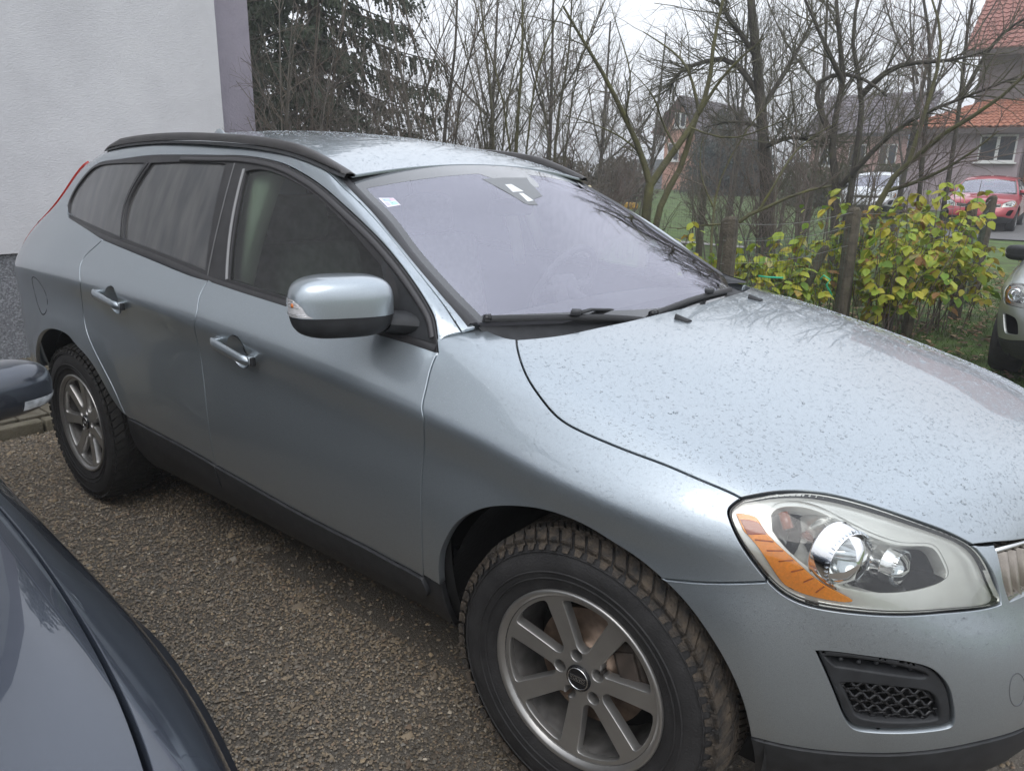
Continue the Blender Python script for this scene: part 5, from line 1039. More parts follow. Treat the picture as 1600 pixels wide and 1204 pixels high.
def tree(label, limbs, cfg, seed, name='bare_tree', bm=BK_DARK, tm=BK_TWIG, group=None, cat='tree', sides=(7, 4, 3, 3, 3)):
    """limbs: list of (points, r0, r1)"""
    rng = np.random.RandomState(seed); L = []; out = [[] for _ in cfg]
    for pts, r0, r1 in limbs:
        P = cr(pts, 9) if len(pts) > 2 else np.linspace(pts[0], pts[1], 9); L.append((P, np.linspace(r0, r1, 9)))
    for l in L: grow(l, 0, rng, out, cfg)
    base = Vector(limbs[0][0][0]); root = empty(name, base, 0, label, cat, group)
    V, F = tubes(L, sides[0]); o = fastmesh('trunk', V-np.array(base), F, bm, root, True)
    VV = []; FF = []; b = 0
    for i, B in enumerate(out):
        if not B: continue
        V, F = tubes(B, sides[1+i]); VV.append(V); FF.append(F+b); b += len(V)
    if VV: fastmesh('branches', np.concatenate(VV)-np.array(base), np.concatenate(FF), tm, root, True)['kind'] = 'stuff'
    return root
sp3 = lambda px, py, d: tuple(spot(px, py, d))
def gz(p): return (p[0], p[1], float(terr(p[0], p[1]))-.05)
TW = lambda n1, l1, n2, l2, n3, l3, up=.15, r=(.014, .006, .0028), ang=(25, 60), ref=1.5: [dict(n=n1, len=l1, r=r[0], ang=ang, up=up, ref=ref, t0=.08), dict(n=n2, len=l2, r=r[1], ang=ang, up=up*.8, ref=l1), dict(n=n3, len=l3, r=r[2], ang=(20, 60), up=up*.5, ref=l2, K=4)]
# forked young fruit tree by the fence
D = 9.
tree('forked mossy fruit tree with long bare shoots behind the fence', [
    ([gz(sp3(1003, 420, D)), sp3(1012, 318, D), sp3(1016, 285, D)], .062, .05),
    ([sp3(1016, 290, D), sp3(1000, 235, D), sp3(975, 180, D-.1), sp3(945, 120, D-.2), sp3(915, 70, D-.3), sp3(880, 10, D-.4)], .04, .012),
    ([sp3(1016, 290, D), sp3(1050, 240, D+.1), sp3(1085, 190, D+.2), sp3(1108, 130, D+.3), sp3(1115, 70, D+.3), sp3(1135, -20, D+.4)], .045, .014),
    ([gz(sp3(1010, 420, D)), sp3(1035, 315, D+.1), sp3(1062, 265, D+.2), sp3(1078, 215, D+.2), sp3(1088, 185, D+.2)], .045, .028),
    ([sp3(1092, 178, D+.2), sp3(1130, 120, D+.1), sp3(1170, 80, D), sp3(1200, 55, D)], .022, .006),
    ([sp3(1092, 175, D+.2), sp3(1075, 110, D+.3), sp3(1050, 80, D+.4), sp3(1005, 50, D+.5)], .02, .006),
    ([sp3(1006, 250, D), sp3(985, 225, D), sp3(930, 195, D-.2), sp3(880, 180, D-.3)], .014, .004),
    ([sp3(975, 185, D), sp3(985, 120, D), sp3(970, 60, D), sp3(955, 10, D)], .012, .004),
    ([sp3(1058, 235, D), sp3(1035, 190, D), sp3(1020, 150, D-.2), sp3(985, 110, D-.2)], .014, .004),
    ([sp3(1080, 200, D+.1), sp3(1150, 215, D-.4), sp3(1220, 190, D-.7), sp3(1290, 170, D-.9)], .012, .003)],
    TW(5, .75, 3.2, .32, 1.6, .12, up=.25, r=(.008, .0045, .0022)), 11, bm=BK_MOSS, tm=BK_OLIVE)
# low arching branch tree right of it
D = 8.2
tree('low fruit tree with arching branches over the fence mesh', [
    ([gz(sp3(1110, 460, D)), sp3(1150, 350, D), sp3(1185, 330, D), sp3(1240, 305, D), sp3(1300, 290, D)], .03, .010),
    ([sp3(1150, 350, D), sp3(1100, 352, D-.2), sp3(1058, 358, D-.4)], .014, .005), ([sp3(1185, 330, D), sp3(1215, 280, D), sp3(1250, 230, D+.2), sp3(1310, 190, D+.3)], .015, .004),
    ([sp3(1110, 440, D), sp3(1115, 330, D+.4), sp3(1130, 270, D+.5), sp3(1170, 200, D+.6), sp3(1210, 150, D+.7)], .018, .004), ([sp3(1118, 330, D+.4), sp3(1095, 270, D+.5), sp3(1098, 215, D+.6)], .012, .004)],
    TW(5, .6, 3, .3, 1.5, .14, up=.2, r=(.007, .004, .002)), 12, bm=BK_MOSS, tm=BK_TWIG)
# slim stems behind the roof
for i, (x0, x1, d, sd, lab, bmm) in enumerate(((808, 815, 8.6, 21, 'slim upright tree with a yellow-mossed stem behind the roof', BK_MOSS), (695, 715, 8.2, 22, 'slim dark hazel stem leaning right behind the roof', BK_DARK), (770, 745, 9.4, 23, 'slender hazel with wide sprays between the two slim stems', BK_OLIVE), (640, 600, 9.0, 24, 'twiggy hazel bush beside the spruce', BK_GREY), (870, 895, 10.2, 25, 'thin bare sapling next to the forked tree', BK_OLIVE))):
    b = gz(sp3(x0, 330, d)); top = sp3(x1, -60, d+.2)
    tree(lab, [([b, sp3(x0, 200, d), sp3((x0+x1)/2+4, 100, d), top], .028, .008), ([b, sp3(x0-18, 180, d+.2), sp3(x0-50, 60, d+.3), sp3(x0-75, -30, d+.4)], .015, .005), ([b, sp3(x0+22, 170, d-.2), sp3(x0+45, 70, d-.3), sp3(x0+85, -20, d-.2)], .015, .005)],
         TW(11, .85, 4.4, .4, 2.4, .18, up=.3, r=(.007, .004, .0022)), sd, bm=bmm, tm=BK_TWIG if i % 2 else BK_OLIVE)
# old trees
D = 14.
tree('old ivy-dark tree with a thick trunk and a heavy arching limb', [
    ([gz(sp3(1200, 360, D)), sp3(1198, 290, D), sp3(1192, 210, D), sp3(1185, 120, D), sp3(1175, 20, D), sp3(1165, -120, D)], .13, .05),
    ([sp3(1185, 150, D), sp3(1140, 95, D), sp3(1090, 100, D), sp3(1060, 115, D), sp3(1045, 140, D)], .055, .022), ([sp3(1190, 170, D), sp3(1240, 90, D+.3), sp3(1275, 20, D+.5)], .05, .016), ([sp3(1182, 90, D), sp3(1140, 30, D-.3), sp3(1090, -40, D-.5)], .04, .012), ([sp3(1192, 200, D), sp3(1150, 190, D+.6), sp3(1100, 200, D+1)], .04, .01), ([sp3(1195, 230, D), sp3(1240, 215, D-.6), sp3(1290, 225, D-1)], .05, .01)],
    TW(32, 1.2, 6, .5, 3.4, .24, up=.0, r=(.012, .0055, .0028)), 31, bm=BK_DARK, tm=BK_OLIVE)
D = 12.5
tree('spreading apple tree with two mossy trunks before the lilac house', [
    ([gz(sp3(1312, 340, D)), sp3(1305, 270, D), sp3(1300, 215, D), sp3(1318, 120, D), sp3(1308, 40, D), sp3(1312, -60, D)], .068, .02), ([gz(sp3(1320, 340, D)), sp3(1340, 230, D), sp3(1345, 140, D+.2), sp3(1332, 60, D+.2), sp3(1352, -40, D+.3)], .06, .018),
    ([sp3(1315, 290, D), sp3(1365, 235, D-.3), sp3(1420, 190, D-.5), sp3(1500, 155, D-.8), sp3(1590, 120, D-1)], .045, .012), ([sp3(1300, 215, D), sp3(1280, 130, D), sp3(1330, 118, D), sp3(1385, 150, D-.4)], .05, .015), ([sp3(1345, 150, D+.2), sp3(1400, 105, D), sp3(1480, 95, D-.3), sp3(1540, 80, D-.5)], .05, .012), ([sp3(1318, 130, D), sp3(1280, 50, D-.3), sp3(1250, -20, D-.4)], .04, .012)],
    TW(16, 1.0, 5.5, .45, 3.0, .2, up=.1, r=(.011, .005, .0026)), 32, bm=BK_DARK, tm=BK_OLIVE)
D = 10.5
tree('leaning apple tree with long low limbs in front of the red car', [
    ([gz(sp3(1360, 345, D)), sp3(1380, 300, D), sp3(1420, 255, D), sp3(1480, 205, D-.2), sp3(1540, 170, D-.4), sp3(1620, 100, D-.6)], .05, .014), ([sp3(1380, 300, D), sp3(1430, 285, D), sp3(1500, 250, D-.3), sp3(1560, 205, D-.5)], .028, .008), ([sp3(1420, 255, D), sp3(1450, 160, D), sp3(1470, 60, D+.1), sp3(1440, -40, D+.2)], .03, .008)],
    TW(13, .8, 4.6, .36, 2.4, .18, up=.2, r=(.008, .0042, .0022)), 33, bm=BK_MOSS, tm=BK_RED)
tree('upright plum thicket tree beside the red-tiled roof', [([gz(sp3(1470, 345, 13)), sp3(1500, 160, 13), sp3(1510, 60, 13), sp3(1530, -60, 13)], .04, .014), ([gz(sp3(1440, 345, 13)), sp3(1448, 180, 13), sp3(1452, 60, 13), sp3(1430, -60, 13)], .04, .015), ([sp3(1500, 160, 13), sp3(1560, 60, 12.8), sp3(1620, 20, 12.5)], .035, .012)],
    TW(16, .9, 5, .42, 2.8, .2, up=.25, r=(.009, .005, .0026)), 34, bm=BK_DARK, tm=BK_RED)
# background row of bare trees
for i, (px, d, h, lab) in enumerate(((850, 17, 5.2, 'bare grey tree behind the slim stems'), (930, 19, 5.0, 'bare tree rising over the lawn left of the brick house'), (760, 18, 5.6, 'tall bare tree right of the spruce'), (1010, 24, 5.4, 'twiggy bare tree in front of the brick house'), (1140, 22, 6.0, 'bare tree beside the thick ivy trunk'), (1260, 20, 6.5, 'tall bare tree behind the apple trees'), (1400, 19, 6.5, 'tall bare tree left of the lilac house'))):
    b = gz(sp3(px, 320, d)); b = np.array(b); rng = np.random.RandomState(50+i)
    limbs = [([tuple(b), tuple(b+np.array([.1, 0, h*.35])), tuple(b+np.array([rng.uniform(-.3, .3), .1, h]))], .07, .02)]
    for k in range(6):
        a = rng.uniform(0, 6.28); z0 = h*rng.uniform(.22, .6); r_ = rng.uniform(.9, 2.0); p0 = b+np.array([.05, 0, z0]); limbs.append(([tuple(p0), tuple(p0+np.array([math.cos(a)*r_*.5, math.sin(a)*r_*.5, h*.14])), tuple(p0+np.array([math.cos(a)*r_, math.sin(a)*r_, h*.38]))], .028, .010))
    tree(lab, limbs, TW(9, 1.1, 5.5, .5, 3.2, .25, up=.12, r=(.011, .006, .0036)), 60+i, bm=BK_DARK, tm=(BK_RED, BK_OLIVE, BK_TWIG)[i % 3])
# dense shrubs left of the roof
SL = ['tangled bare shrub against the house corner', 'tangled brown shrub under the spruce', 'dense twiggy shrub with arching grey stems', 'dense brown shrub right of the arching stems', 'loose twiggy shrub at the thicket edge', 'low reddish shrub behind the middle of the roof', 'low mossy shrub near the far roof rail', 'brown brushwood shrub left of the rose bush']
for i, (px, d) in enumerate(((425, 8.5), (470, 9.6), (520, 8.8), (575, 10.0), (640, 9.4), (715, 10.5), (830, 9.0), (880, 12.0))):
    rng = np.random.RandomState(80+i); b = np.array(gz(sp3(px, 320, d))); limbs = []; H = (3.4, 3.2, 3.0, 2.8, 2.4, 2.1, 1.9, 1.9)[i]
    for k in range(9 if i < 5 else 6):
        a = rng.uniform(0, 6.28); q = rng.uniform(.1, .45); bb = b+np.array([math.cos(a)*q, math.sin(a)*q, 0]); sp = rng.uniform(.3, 1.1); hh = H*rng.uniform(.6, 1.15)
        limbs.append(([tuple(bb), tuple(bb+np.array([math.cos(a)*sp*.25, math.sin(a)*sp*.25, hh*.5])), tuple(bb+np.array([math.cos(a)*sp, math.sin(a)*sp, hh]))], rng.uniform(.014, .028), .004))
    tree(SL[i], limbs, TW(12, .7, 4.4, .36, 2.2, .18, up=.1, r=(.007, .004, .0023), ang=(25, 75)), 90+i, name='bare_shrub', bm=BK_GREY if i in (0, 2) else BK_TWIG, tm=(BK_TWIG, BK_RED, BK_GREY)[i % 3], cat='shrub')
BRL = ['low brushwood at the lawn edge left of the forked tree', 'brushwood clump below the ivy-dark trunk', 'wispy shrub between the ivy-dark trunk and the apple tree', 'tall wispy brush left of the arching limb', 'tall wispy brush behind the apple tree', 'small brush left of the rose bush end', 'tall fine brush behind the arching limb', 'tall fine brush right of the ivy-dark trunk', 'tall fine brush between apple trees and pink house', 'tall fine brush behind the slim mossed stem', 'tall fine brush right of the tall spruce']
for i, (px, d, H, k) in enumerate(((920, 12.5, 2.0, 8), (1150, 14.0, 2.0, 7), (1245, 11.5, 2.4, 9), (960, 15, 3.6, 10), (1270, 16, 4.2, 10), (890, 10.5, 1.7, 8), (1115, 17, 4.4, 10), (1215, 18, 4.8, 10), (1340, 17.5, 5.0, 10), (780, 13, 3.4, 10), (680, 13, 3.2, 10))):
    rng = np.random.RandomState(180+i); b = np.array(gz(sp3(px, 320, d))); limbs = []
    for q in range(k):
        a = rng.uniform(0, 6.28); o_ = rng.uniform(.1, .5); bb = b+np.array([math.cos(a)*o_, math.sin(a)*o_, 0]); sp = rng.uniform(.3, 1.2); hh = H*rng.uniform(.6, 1.15); limbs.append(([tuple(bb), tuple(bb+np.array([math.cos(a)*sp*.3, math.sin(a)*sp*.3, hh*.5])), tuple(bb+np.array([math.cos(a)*sp, math.sin(a)*sp, hh]))], rng.uniform(.012, .022), .004))
    tree(BRL[i], limbs, TW(11, .8, 4.6, .38, 2.4, .19, up=.12, r=(.007, .0042, .0026), ang=(22, 65)), 190+i, name='bare_shrub', bm=BK_GREY if i % 2 else BK_TWIG, tm=(BK_TWIG, BK_OLIVE, BK_RED)[i % 3], cat='shrub')
# ---- spruce
def spruce(px, d, H, seed, label, dens=1.):
    rng = np.random.RandomState(seed); b = np.array(gz(sp3(px, 330, d))); root = empty('spruce_tree', b, 0, label, 'tree')
    V, F = tubes([(np.linspace((0, 0, 0), (0, 0, H), 9), np.linspace(.2, .02, 9))], 8); fastmesh('trunk', V, F, BK_DARK, root, True)
    B = []; N = []
    for k in range(120):
        z = H*(.06+.92*(k/120)); ln = (3.1*(1-z/H)**.8+.25)*rng.uniform(.75, 1.15); a = k*2.399+rng.uniform(-.2, .2); dirn = np.array([math.cos(a), math.sin(a), 0]); t = np.linspace(0, 1, 7)[:, None]
        P = np.array([0, 0, z])+dirn*ln*t+np.array([0, 0, 1])*(-.42*ln*t**1.3+.16*ln*t**3); B.append((P, np.linspace(.03, .006, 7)))
        m = int((46*ln/2+8)*dens); tt = rng.uniform(.12, 1, m); q = np.stack([np.interp(tt, t[:, 0], P[:, j]) for j in range(3)], 1); sd = np.cross(dirn, (0, 0, 1))
        q += sd*rng.normal(0, .22*ln/3, (m, 1)); L_ = rng.uniform(.22, .55, m)[:, None]; tip = q+dirn*L_*rng.uniform(.05, .45, (m, 1))+sd*rng.normal(0, .12, (m, 1))+np.array([0, 0, -1])*L_*rng.uniform(.55, 1, (m, 1))
        N.append(np.stack([q, tip], 1))
    V, F = tubes(B, 4); fastmesh('boughs', V, F, BK_DARK, root, True)
    N = np.concatenate(N); m = len(N); K = 7; ax = N[:, 1]-N[:, 0]; VV = []; tq = (np.arange(K)+.5)/K
    for k in range(K):
        c = N[:, 0]+ax*tq[k]; w = rng.normal(0, 1, (m, 3)); w -= ax*((w*ax).sum(1)/((ax*ax).sum(1)+1e-9))[:, None]; w /= np.linalg.norm(w, axis=1)[:, None]+1e-9; s = (.045*(1-.5*tq[k]))
        d_ = ax/np.linalg.norm(ax, axis=1)[:, None]; VV.append(np.stack([c-d_*.02, c+w*s+d_*.05, c+d_*.06, c-w*s+d_*.05], 1))
    VV = np.concatenate(VV); fastmesh('needles', VV.reshape(-1, 3), np.arange(len(VV)*4).reshape(-1, 4), noise_mix('spruce_green', [(.3, (.026, .036, .022)), (.6, (.045, .06, .034)), (.8, (.075, .078, .045))], 2.5, bump=0), root); root.children[-1]['kind'] = 'stuff'
spruce(505, 15.5, 9.5, 1, 'tall dark green spruce with drooping boughs behind the shrubs'); spruce(415, 19, 10, 2, 'second dark spruce half hidden by the house corner', .6)
spruce(1118, 42, 4.4, 3, 'small dark conifer beside the brick house', .35)
# ---- fence
POSTM = bark('post_wood', (.042, .036, .026), (.105, .09, .066), (.07, .078, .036), 12)
FP = [sp3(1141, 342, 6.2), sp3(1335, 327, 8.0), sp3(1520, 316, 10.2), sp3(1551, 308, 11.6)]
WIRE = mat('green_wire', (.05, .10, .07), .5, .3); GALV = mat('grey_wire', (.28, .28, .27), .45, .7)
def fence(pts, label, extra=()):
    root = empty('garden_fence', (pts[0][0], pts[0][1], 0), 0, label, 'fence'); o0 = Vector(root.location); rng = random.Random(9)
    for (x, y, z), (lx, ly), r_ in [(p, (rng.uniform(-.03, .03), rng.uniform(-.03, .03)), .075 if i < 2 else .068) for i, p in enumerate(pts)]+list(extra):
        g = float(terr(x, y)); n = 9; V = []
        for k, (zz, s) in enumerate(((g-.15, 1.05), (g+.3, 1.0), (z-.12, .95), (z-.02, .93), (z+.005, .72))):
            for q in range(n):
                a = 2*math.pi*q/n; rr = r_*s*(1+.13*math.sin(3*a+x)+.06*math.sin(5*a)); f = (zz-g)/max(.1, z-g); V.append((x+lx*(f-1)+rr*math.cos(a)-o0.x, y+ly*(f-1)+rr*math.sin(a)*.85-o0.y, zz+(.02*math.cos(a+1) if k > 2 else 0)))
        mb = MB(); mb.add(V, [(i*n+q, i*n+(q+1) % n, (i+1)*n+(q+1) % n, (i+1)*n+q) for i in range(4) for q in range(n)]+[tuple(4*n+q for q in range(n))], False); mb.build('post', POSTM, root)
    V_, F_, b = [], [], 0; H = []; W = []
    for i in range(len(pts)-1):
        A = np.array(pts[i]); B = np.array(pts[i+1]); L = np.hypot(*(B-A)[:2]); n = int(L/.055)
        side = np.array([.09, -.0, 0])
        for k in range(n+1):
            f = k/n; p = A+(B-A)*f; g = float(terr(p[0], p[1])); zt = p[2]-.14-.05*math.sin(math.pi*f); w = .012*math.sin(k*1.7); W.append((np.array([(p[0]+w, p[1]-.09, g), (p[0]-w, p[1]-.09, (g+zt)/2), (p[0]+w, p[1]-.09, zt)]), np.full(3, .0016)))
        for z_ in np.linspace(.04, 1, 9):
            q = []
            for f in np.linspace(0, 1, 9): p = A+(B-A)*f; g = float(terr(p[0], p[1])); q.append((p[0]+.008*math.sin(f*20), p[1]-.09, g+(p[2]-.14-.05*math.sin(math.pi*f)-g)*z_+.006*math.sin(f*31+z_*9)))
            H.append((np.array(q), np.full(9, .0016)))
    V1, F1 = tubes(W, 3); V2, F2 = tubes(H, 3); o = fastmesh('wire_mesh', np.concatenate([V1, V2])-np.array(o0), np.concatenate([F1, F2+len(V1)]), WIRE, root)
    B = []
    for i in range(len(pts)-1):
        A = np.array(pts[i]); Bq = np.array(pts[i+1])
        for dz in (.03, .16, .34): B.append((np.array([A+(Bq-A)*f+np.array([0, -.10, -dz-.05*math.sin(math.pi*f)]) for f in np.linspace(0, 1, 9)]), np.full(9, .0022)))
    V1, F1 = tubes(B, 4); fastmesh('tension_wire', V1-np.array(o0), F1, GALV, root); return root
def gp(px, py, d, z=None): p = sp3(px, py, d); return p
fence(FP, 'weathered wooden post fence with green wire mesh along the garden', extra=[(sp3(1289, 387, 7.6), (.30, .08), .05), (sp3(1424, 478, 8.6), (.0, .0), .05), (sp3(1394, 486, 8.4), (.02, .0), .04)])
fence([sp3(1100, 292, 16), sp3(1010, 292, 16.6), sp3(920, 290, 17.2), sp3(830, 290, 17.5)], 'far wire fence with thin posts across the lawn')
# ---- raspberry canes
LEAFC = [((.36, .40, .05), .32), ((.26, .34, .045), .24), ((.47, .43, .06), .20), ((.16, .27, .035), .09), ((.42, .30, .07), .07), ((.28, .15, .06), .05), ((.46, .42, .18), .03)]
LMATS = [mat('leaf_%d' % i, c, .5, var=.22, vscale=14, spec=.35) for i, (c, p) in enumerate(LEAFC)]
for m_ in LMATS:
    nt = m_.node_tree; b = nt.nodes['Principled BSDF']; tl_ = nt.nodes.new('ShaderNodeBsdfTranslucent'); mx = nt.nodes.new('ShaderNodeMixShader'); mx.inputs[0].default_value = .35
    src = b.inputs['Base Color'].links[0].from_socket; nt.links.new(src, tl_.inputs[0]); nt.links.new(b.outputs[0], mx.inputs[1]); nt.links.new(tl_.outputs[0], mx.inputs[2]); nt.links.new(mx.outputs[0], nt.nodes['Material Output'].inputs[0])
def leaf_shape(rng):
    """pointed oval leaf, folded on its midrib, base at origin along +x, unit length"""
    xs = [0, .12, .3, .5, .7, .86, 1.0]; ws = [0, .22, .33, .34, .26, .14, 0]; V = []; drop = rng.uniform(.1, .35); fold = rng.uniform(.08, .22)
    for i, (x, w) in enumerate(zip(xs, ws)):
        z = -drop*x*x+.02*math.sin(i*2.1)
        V += [(x, -w*(1+.08*(i % 2)), z+fold*w), (x, 0, z), (x, w*(1+.08*(i % 2)), z+fold*w*rng.uniform(.7, 1.2))]
    F = [(i*3+j, (i+1)*3+j, (i+1)*3+j+1, i*3+j+1) for i in range(6) for j in range(2)]
    return np.array(V), np.array(F)
def leafy_plants(spec, labels, nobj, name='raspberry_plant', cat='plant', group='raspberry canes along the fence', seed=3, size=.092):
    rng = np.random.RandomState(seed); LM = []
    for m_ in range(len(LMATS)):
        for s in range(2):
            V, F = leaf_shape(rng); me = bpy.data.meshes.new('leaf'); me.from_pydata(V.tolist(), [], F.tolist()); me.materials.append(LMATS[m_]); me.polygons.foreach_set('use_smooth', [True]*len(F)); LM.append((me, V, F))
    pr = np.array([p for c, p in LEAFC]); pr /= pr.sum()
    for (x, y, H, nl, sprd), lab in zip(spec, labels):
        g = float(terr(x, y)); root = empty(name, (x, y, g), 0, lab, cat, group); C = []; leaves = []
        for k in range(max(3, nl//12)):
            a = rng.uniform(0, 6.28); q = rng.uniform(0, sprd*.6); h = H*rng.uniform(.6, 1.1); b = np.array([q*math.cos(a), q*math.sin(a), -.03]); tip = b+np.array([rng.normal(0, sprd*.45), rng.normal(0, sprd*.45), h]); mid = (b+tip)/2+rng.normal(0, .05, 3)+np.array([0, 0, .08])
            P = cr([b, mid, tip], 7); C.append((P, np.linspace(.006, .003, 7)))
            for _ in range(12):
                t = rng.uniform(.2, 1)**.7*5.99; i = int(t); f = t-i; p = P[i]*(1-f)+P[i+1]*f; a2 = rng.uniform(0, 6.28); r_ = rng.uniform(.03, .14); base = p+np.array([math.cos(a2)*r_, math.sin(a2)*r_, rng.uniform(-.03, .05)])
                C.append((np.linspace(p, base, 7), np.full(7, .0015)))
                for l3 in range(3 if rng.rand() < .7 else 1): leaves.append((base, a2+rng.normal(0, .25)+(l3-1)*.9*(1 if l3 != 1 else 0), rng.uniform(-.9, .05), size*rng.uniform(.7, 1.35)*(1.15 if l3 == 1 else .85)))
        V, F = tubes(C, 4); fastmesh('canes', V, F, BK_RED, root, True); VV = []; FF = []; CC = []; b_ = 0; order = rng.permutation(len(leaves))
        for q, li in enumerate(order):
            base, yaw, pit, s = leaves[li]; k = rng.choice(len(LEAFC), p=pr)*2+rng.randint(2); me, LV, LF = LM[k]
            M = Matrix.Translation(base)@Matrix.Rotation(yaw, 4, 'Z')@Matrix.Rotation(-pit, 4, 'Y')@Matrix.Rotation(rng.normal(0, .35), 4, 'X')@Matrix.Diagonal((s, s, s, 1))
            if q < nobj: o = bpy.data.objects.new('leaf', me); COL.objects.link(o); o.parent = root; o.matrix_basis = M
            else:
                A = np.array(M.to_3x3()); VV.append(LV@A.T+np.array(base)); FF.append(LF+b_); b_ += len(LV); c = np.array(LEAFC[k//2][0])*rng.uniform(.75, 1.2); CC.append(np.tile(c, (len(LV), 1)))
        if VV:
            o = fastmesh('foliage', np.concatenate(VV), np.concatenate(FF), attr_mat('leaf_mix', .5, trans=.35), root, True); set_col(o, np.concatenate(CC), 1); o['kind'] = 'stuff'
pl = []; fx = np.array(FP)
for px, d, H, n in ((1090, 7.2, .95, 90), (1180, 7.0, .98, 190), (1240, 7.5, 1.12, 200), (1300, 8.4, 1.35, 140), (1365, 8.3, 1.35, 160), (1400, 8.0, 1.15, 160), (1440, 8.9, 1.46, 160), (1480, 9.2, 1.42, 150), (1420, 9.6, 1.48, 110), (1545, 10.3, 1.05, 50)):
    p = sp3(px, 400, d); pl.append((p[0], p[1], H, n, .42))
PLL = ['sparse raspberry cane with yellowing leaves beside the nearest fence post', 'yellow-green raspberry plant in the mesh bay right of the nearest post', 'yellow-green raspberry plant behind the leaning stake', 'raspberry plant crowding the back of the second fence post', 'dense raspberry plant right of the second fence post', 'dense raspberry plant with low orange leaves spilling through the mesh', 'tallest raspberry plant, in front of the bright silver car', 'yellow raspberry plant in front of the red car', 'raspberry plant behind the tallest canes', 'small green raspberry sprig between the two last posts']
leafy_plants(pl, PLL, 30)
q_ = sp3(1078, 330, 7.6); leafy_plants([(q_[0], q_[1], 1.25, 12, .12)], ['thin sprig with three yellow leaves beside the forked tree'], 20, group=None, seed=8)
# rose bush with pale blooms
p = sp3(888, 290, 9.5); leafy_plants([(p[0], p[1], 1.35, 70, .4)], ['green rose bush with pale blooms behind the far roof rail'], 0, name='rose_bush', cat='bush', group=None, seed=5, size=.05)
rb_ = [o for o in bpy.data.objects if o.name.startswith('rose_bush')][0]
for i in range(9):
    rr = random.Random(40+i); mb = MB(); mb.sphere((rr.uniform(-.45, .45), rr.uniform(-.3, .3), rr.uniform(1.1, 1.6)), (.03, .03, .026), 8, 6); mb.build('bloom', mat('bloom_cream', (.72, .62, .42), .6), rb_)
# green ties on the mesh
for i, pts in enumerate((((1281, 437), (1287, 430), (1297, 437), (1291, 445), (1300, 461)), ((1184, 431), (1200, 433), (1224, 434)))):
    mb = MB(); mb.tube([sp3(x, y, 7.35 if i == 0 else 6.6) for x, y in pts], .008, 6); tag(mb.build('plastic_tie', mat('tie_green', (.03, .40, .22), .4)), ('short bright green plastic tie hanging by the leaning stake', 'green plastic string along the fence mesh by the nearest post')[i], 'tie')
# ---- grass blades and fallen leaves
def litter():
    rng = np.random.RandomState(12)
    n = 46000; x = rng.uniform(-4.5, 3.2, n); y = 4.3+rng.uniform(0, 1, n)**1.2*9; keep = np.sin(x*3.1+y*1.7)+np.sin(x*1.3-y*2.3)+rng.normal(0, .8, n) > -.7; x, y = x[keep], y[keep]; n = len(x)
    a = rng.uniform(0, 6.28, n); h = rng.uniform(.02, .07, n); w = .0035; ln = rng.normal(0, .5, (n, 2))*h[:, None]; z = terr(x, y)-.02
    V = np.stack([np.stack([x-w*np.cos(a), y-w*np.sin(a), z], 1), np.stack([x+w*np.cos(a), y+w*np.sin(a), z], 1), np.stack([x+ln[:, 0], y+ln[:, 1], z+h], 1)], 1)
    o = fastmesh('grass', V.reshape(-1, 3), np.arange(n*3).reshape(-1, 3), attr_mat('grass_blade', .6, trans=.3)); set_col(o, np.array([.07, .12, .025])*rng.uniform(.5, 1.6, (n, 1))*np.array([1, 1, 1]), 3); tag(o, 'short green grass beside the garden fence', 'grass', kind='stuff')
    n = 3600; x = rng.uniform(-2.2, 3, n); y = rng.uniform(4.2, 13.5, n); V0 = np.array([(-1, 0, 0), (-.35, -.55, .25), (.45, -.5, .2), (1, 0, -.05), (.45, .5, .3), (-.35, .55, .15)]); V = V0[None]*rng.uniform(.022, .05, n)[:, None, None]
    V[..., 2] *= rng.uniform(.2, 1.6, (n, 1)); a = rng.uniform(0, 6.28, n)[:, None]; X = V[..., 0]*np.cos(a)-V[..., 1]*np.sin(a); Y = V[..., 0]*np.sin(a)+V[..., 1]*np.cos(a); z = (terr(x, y)+rng.uniform(-.01, .03, n))[:, None]
    W = np.stack([X+x[:, None], Y+y[:, None], V[..., 2]+z+X*rng.normal(0, .25, (n, 1))], -1); o = fastmesh('fallen_leaves', W.reshape(-1, 3), np.arange(n*6).reshape(-1, 6), attr_mat('dry_leaf', .75, trans=.15))
    pal = np.array([(.20, .11, .06), (.27, .17, .10), (.14, .08, .05), (.32, .22, .14), (.17, .12, .09)]); set_col(o, pal[rng.randint(0, 5, n)]*rng.uniform(.7, 1.2, (n, 1)), 6); tag(o, 'brown fallen leaves on the ground beside the fence', 'leaves', kind='stuff')
litter()
# ================================================================ houses beyond the gardens
TILE = noise_mix('roof_tile', [(.3, (.22, .095, .075)), (.6, (.31, .14, .112)), (.8, (.38, .20, .16))], 9, bump=.3, bscale=30)
TILEO = noise_mix('roof_tile_orange', [(.3, (.26, .10, .06)), (.7, (.38, .165, .10))], 9, bump=.3, bscale=30)
LILW = noise_mix('lilac_wall', [(.3, (.27, .22, .235)), (.7, (.34, .28, .295))], 3, bump=.3, bscale=50)
DKW = noise_mix('brown_wall', [(.3, (.12, .10, .095)), (.7, (.18, .15, .145))], 3, bump=.3, bscale=50)
PINKW = noise_mix('pink_wall', [(.3, (.36, .22, .20)), (.7, (.46, .29, .26))], 2, bump=.2, bscale=30)
BRK = noise_mix('brick_wall', [(.3, (.36, .19, .14)), (.6, (.46, .26, .20)), (.8, (.52, .33, .26))], 7, bump=.3, bscale=60)
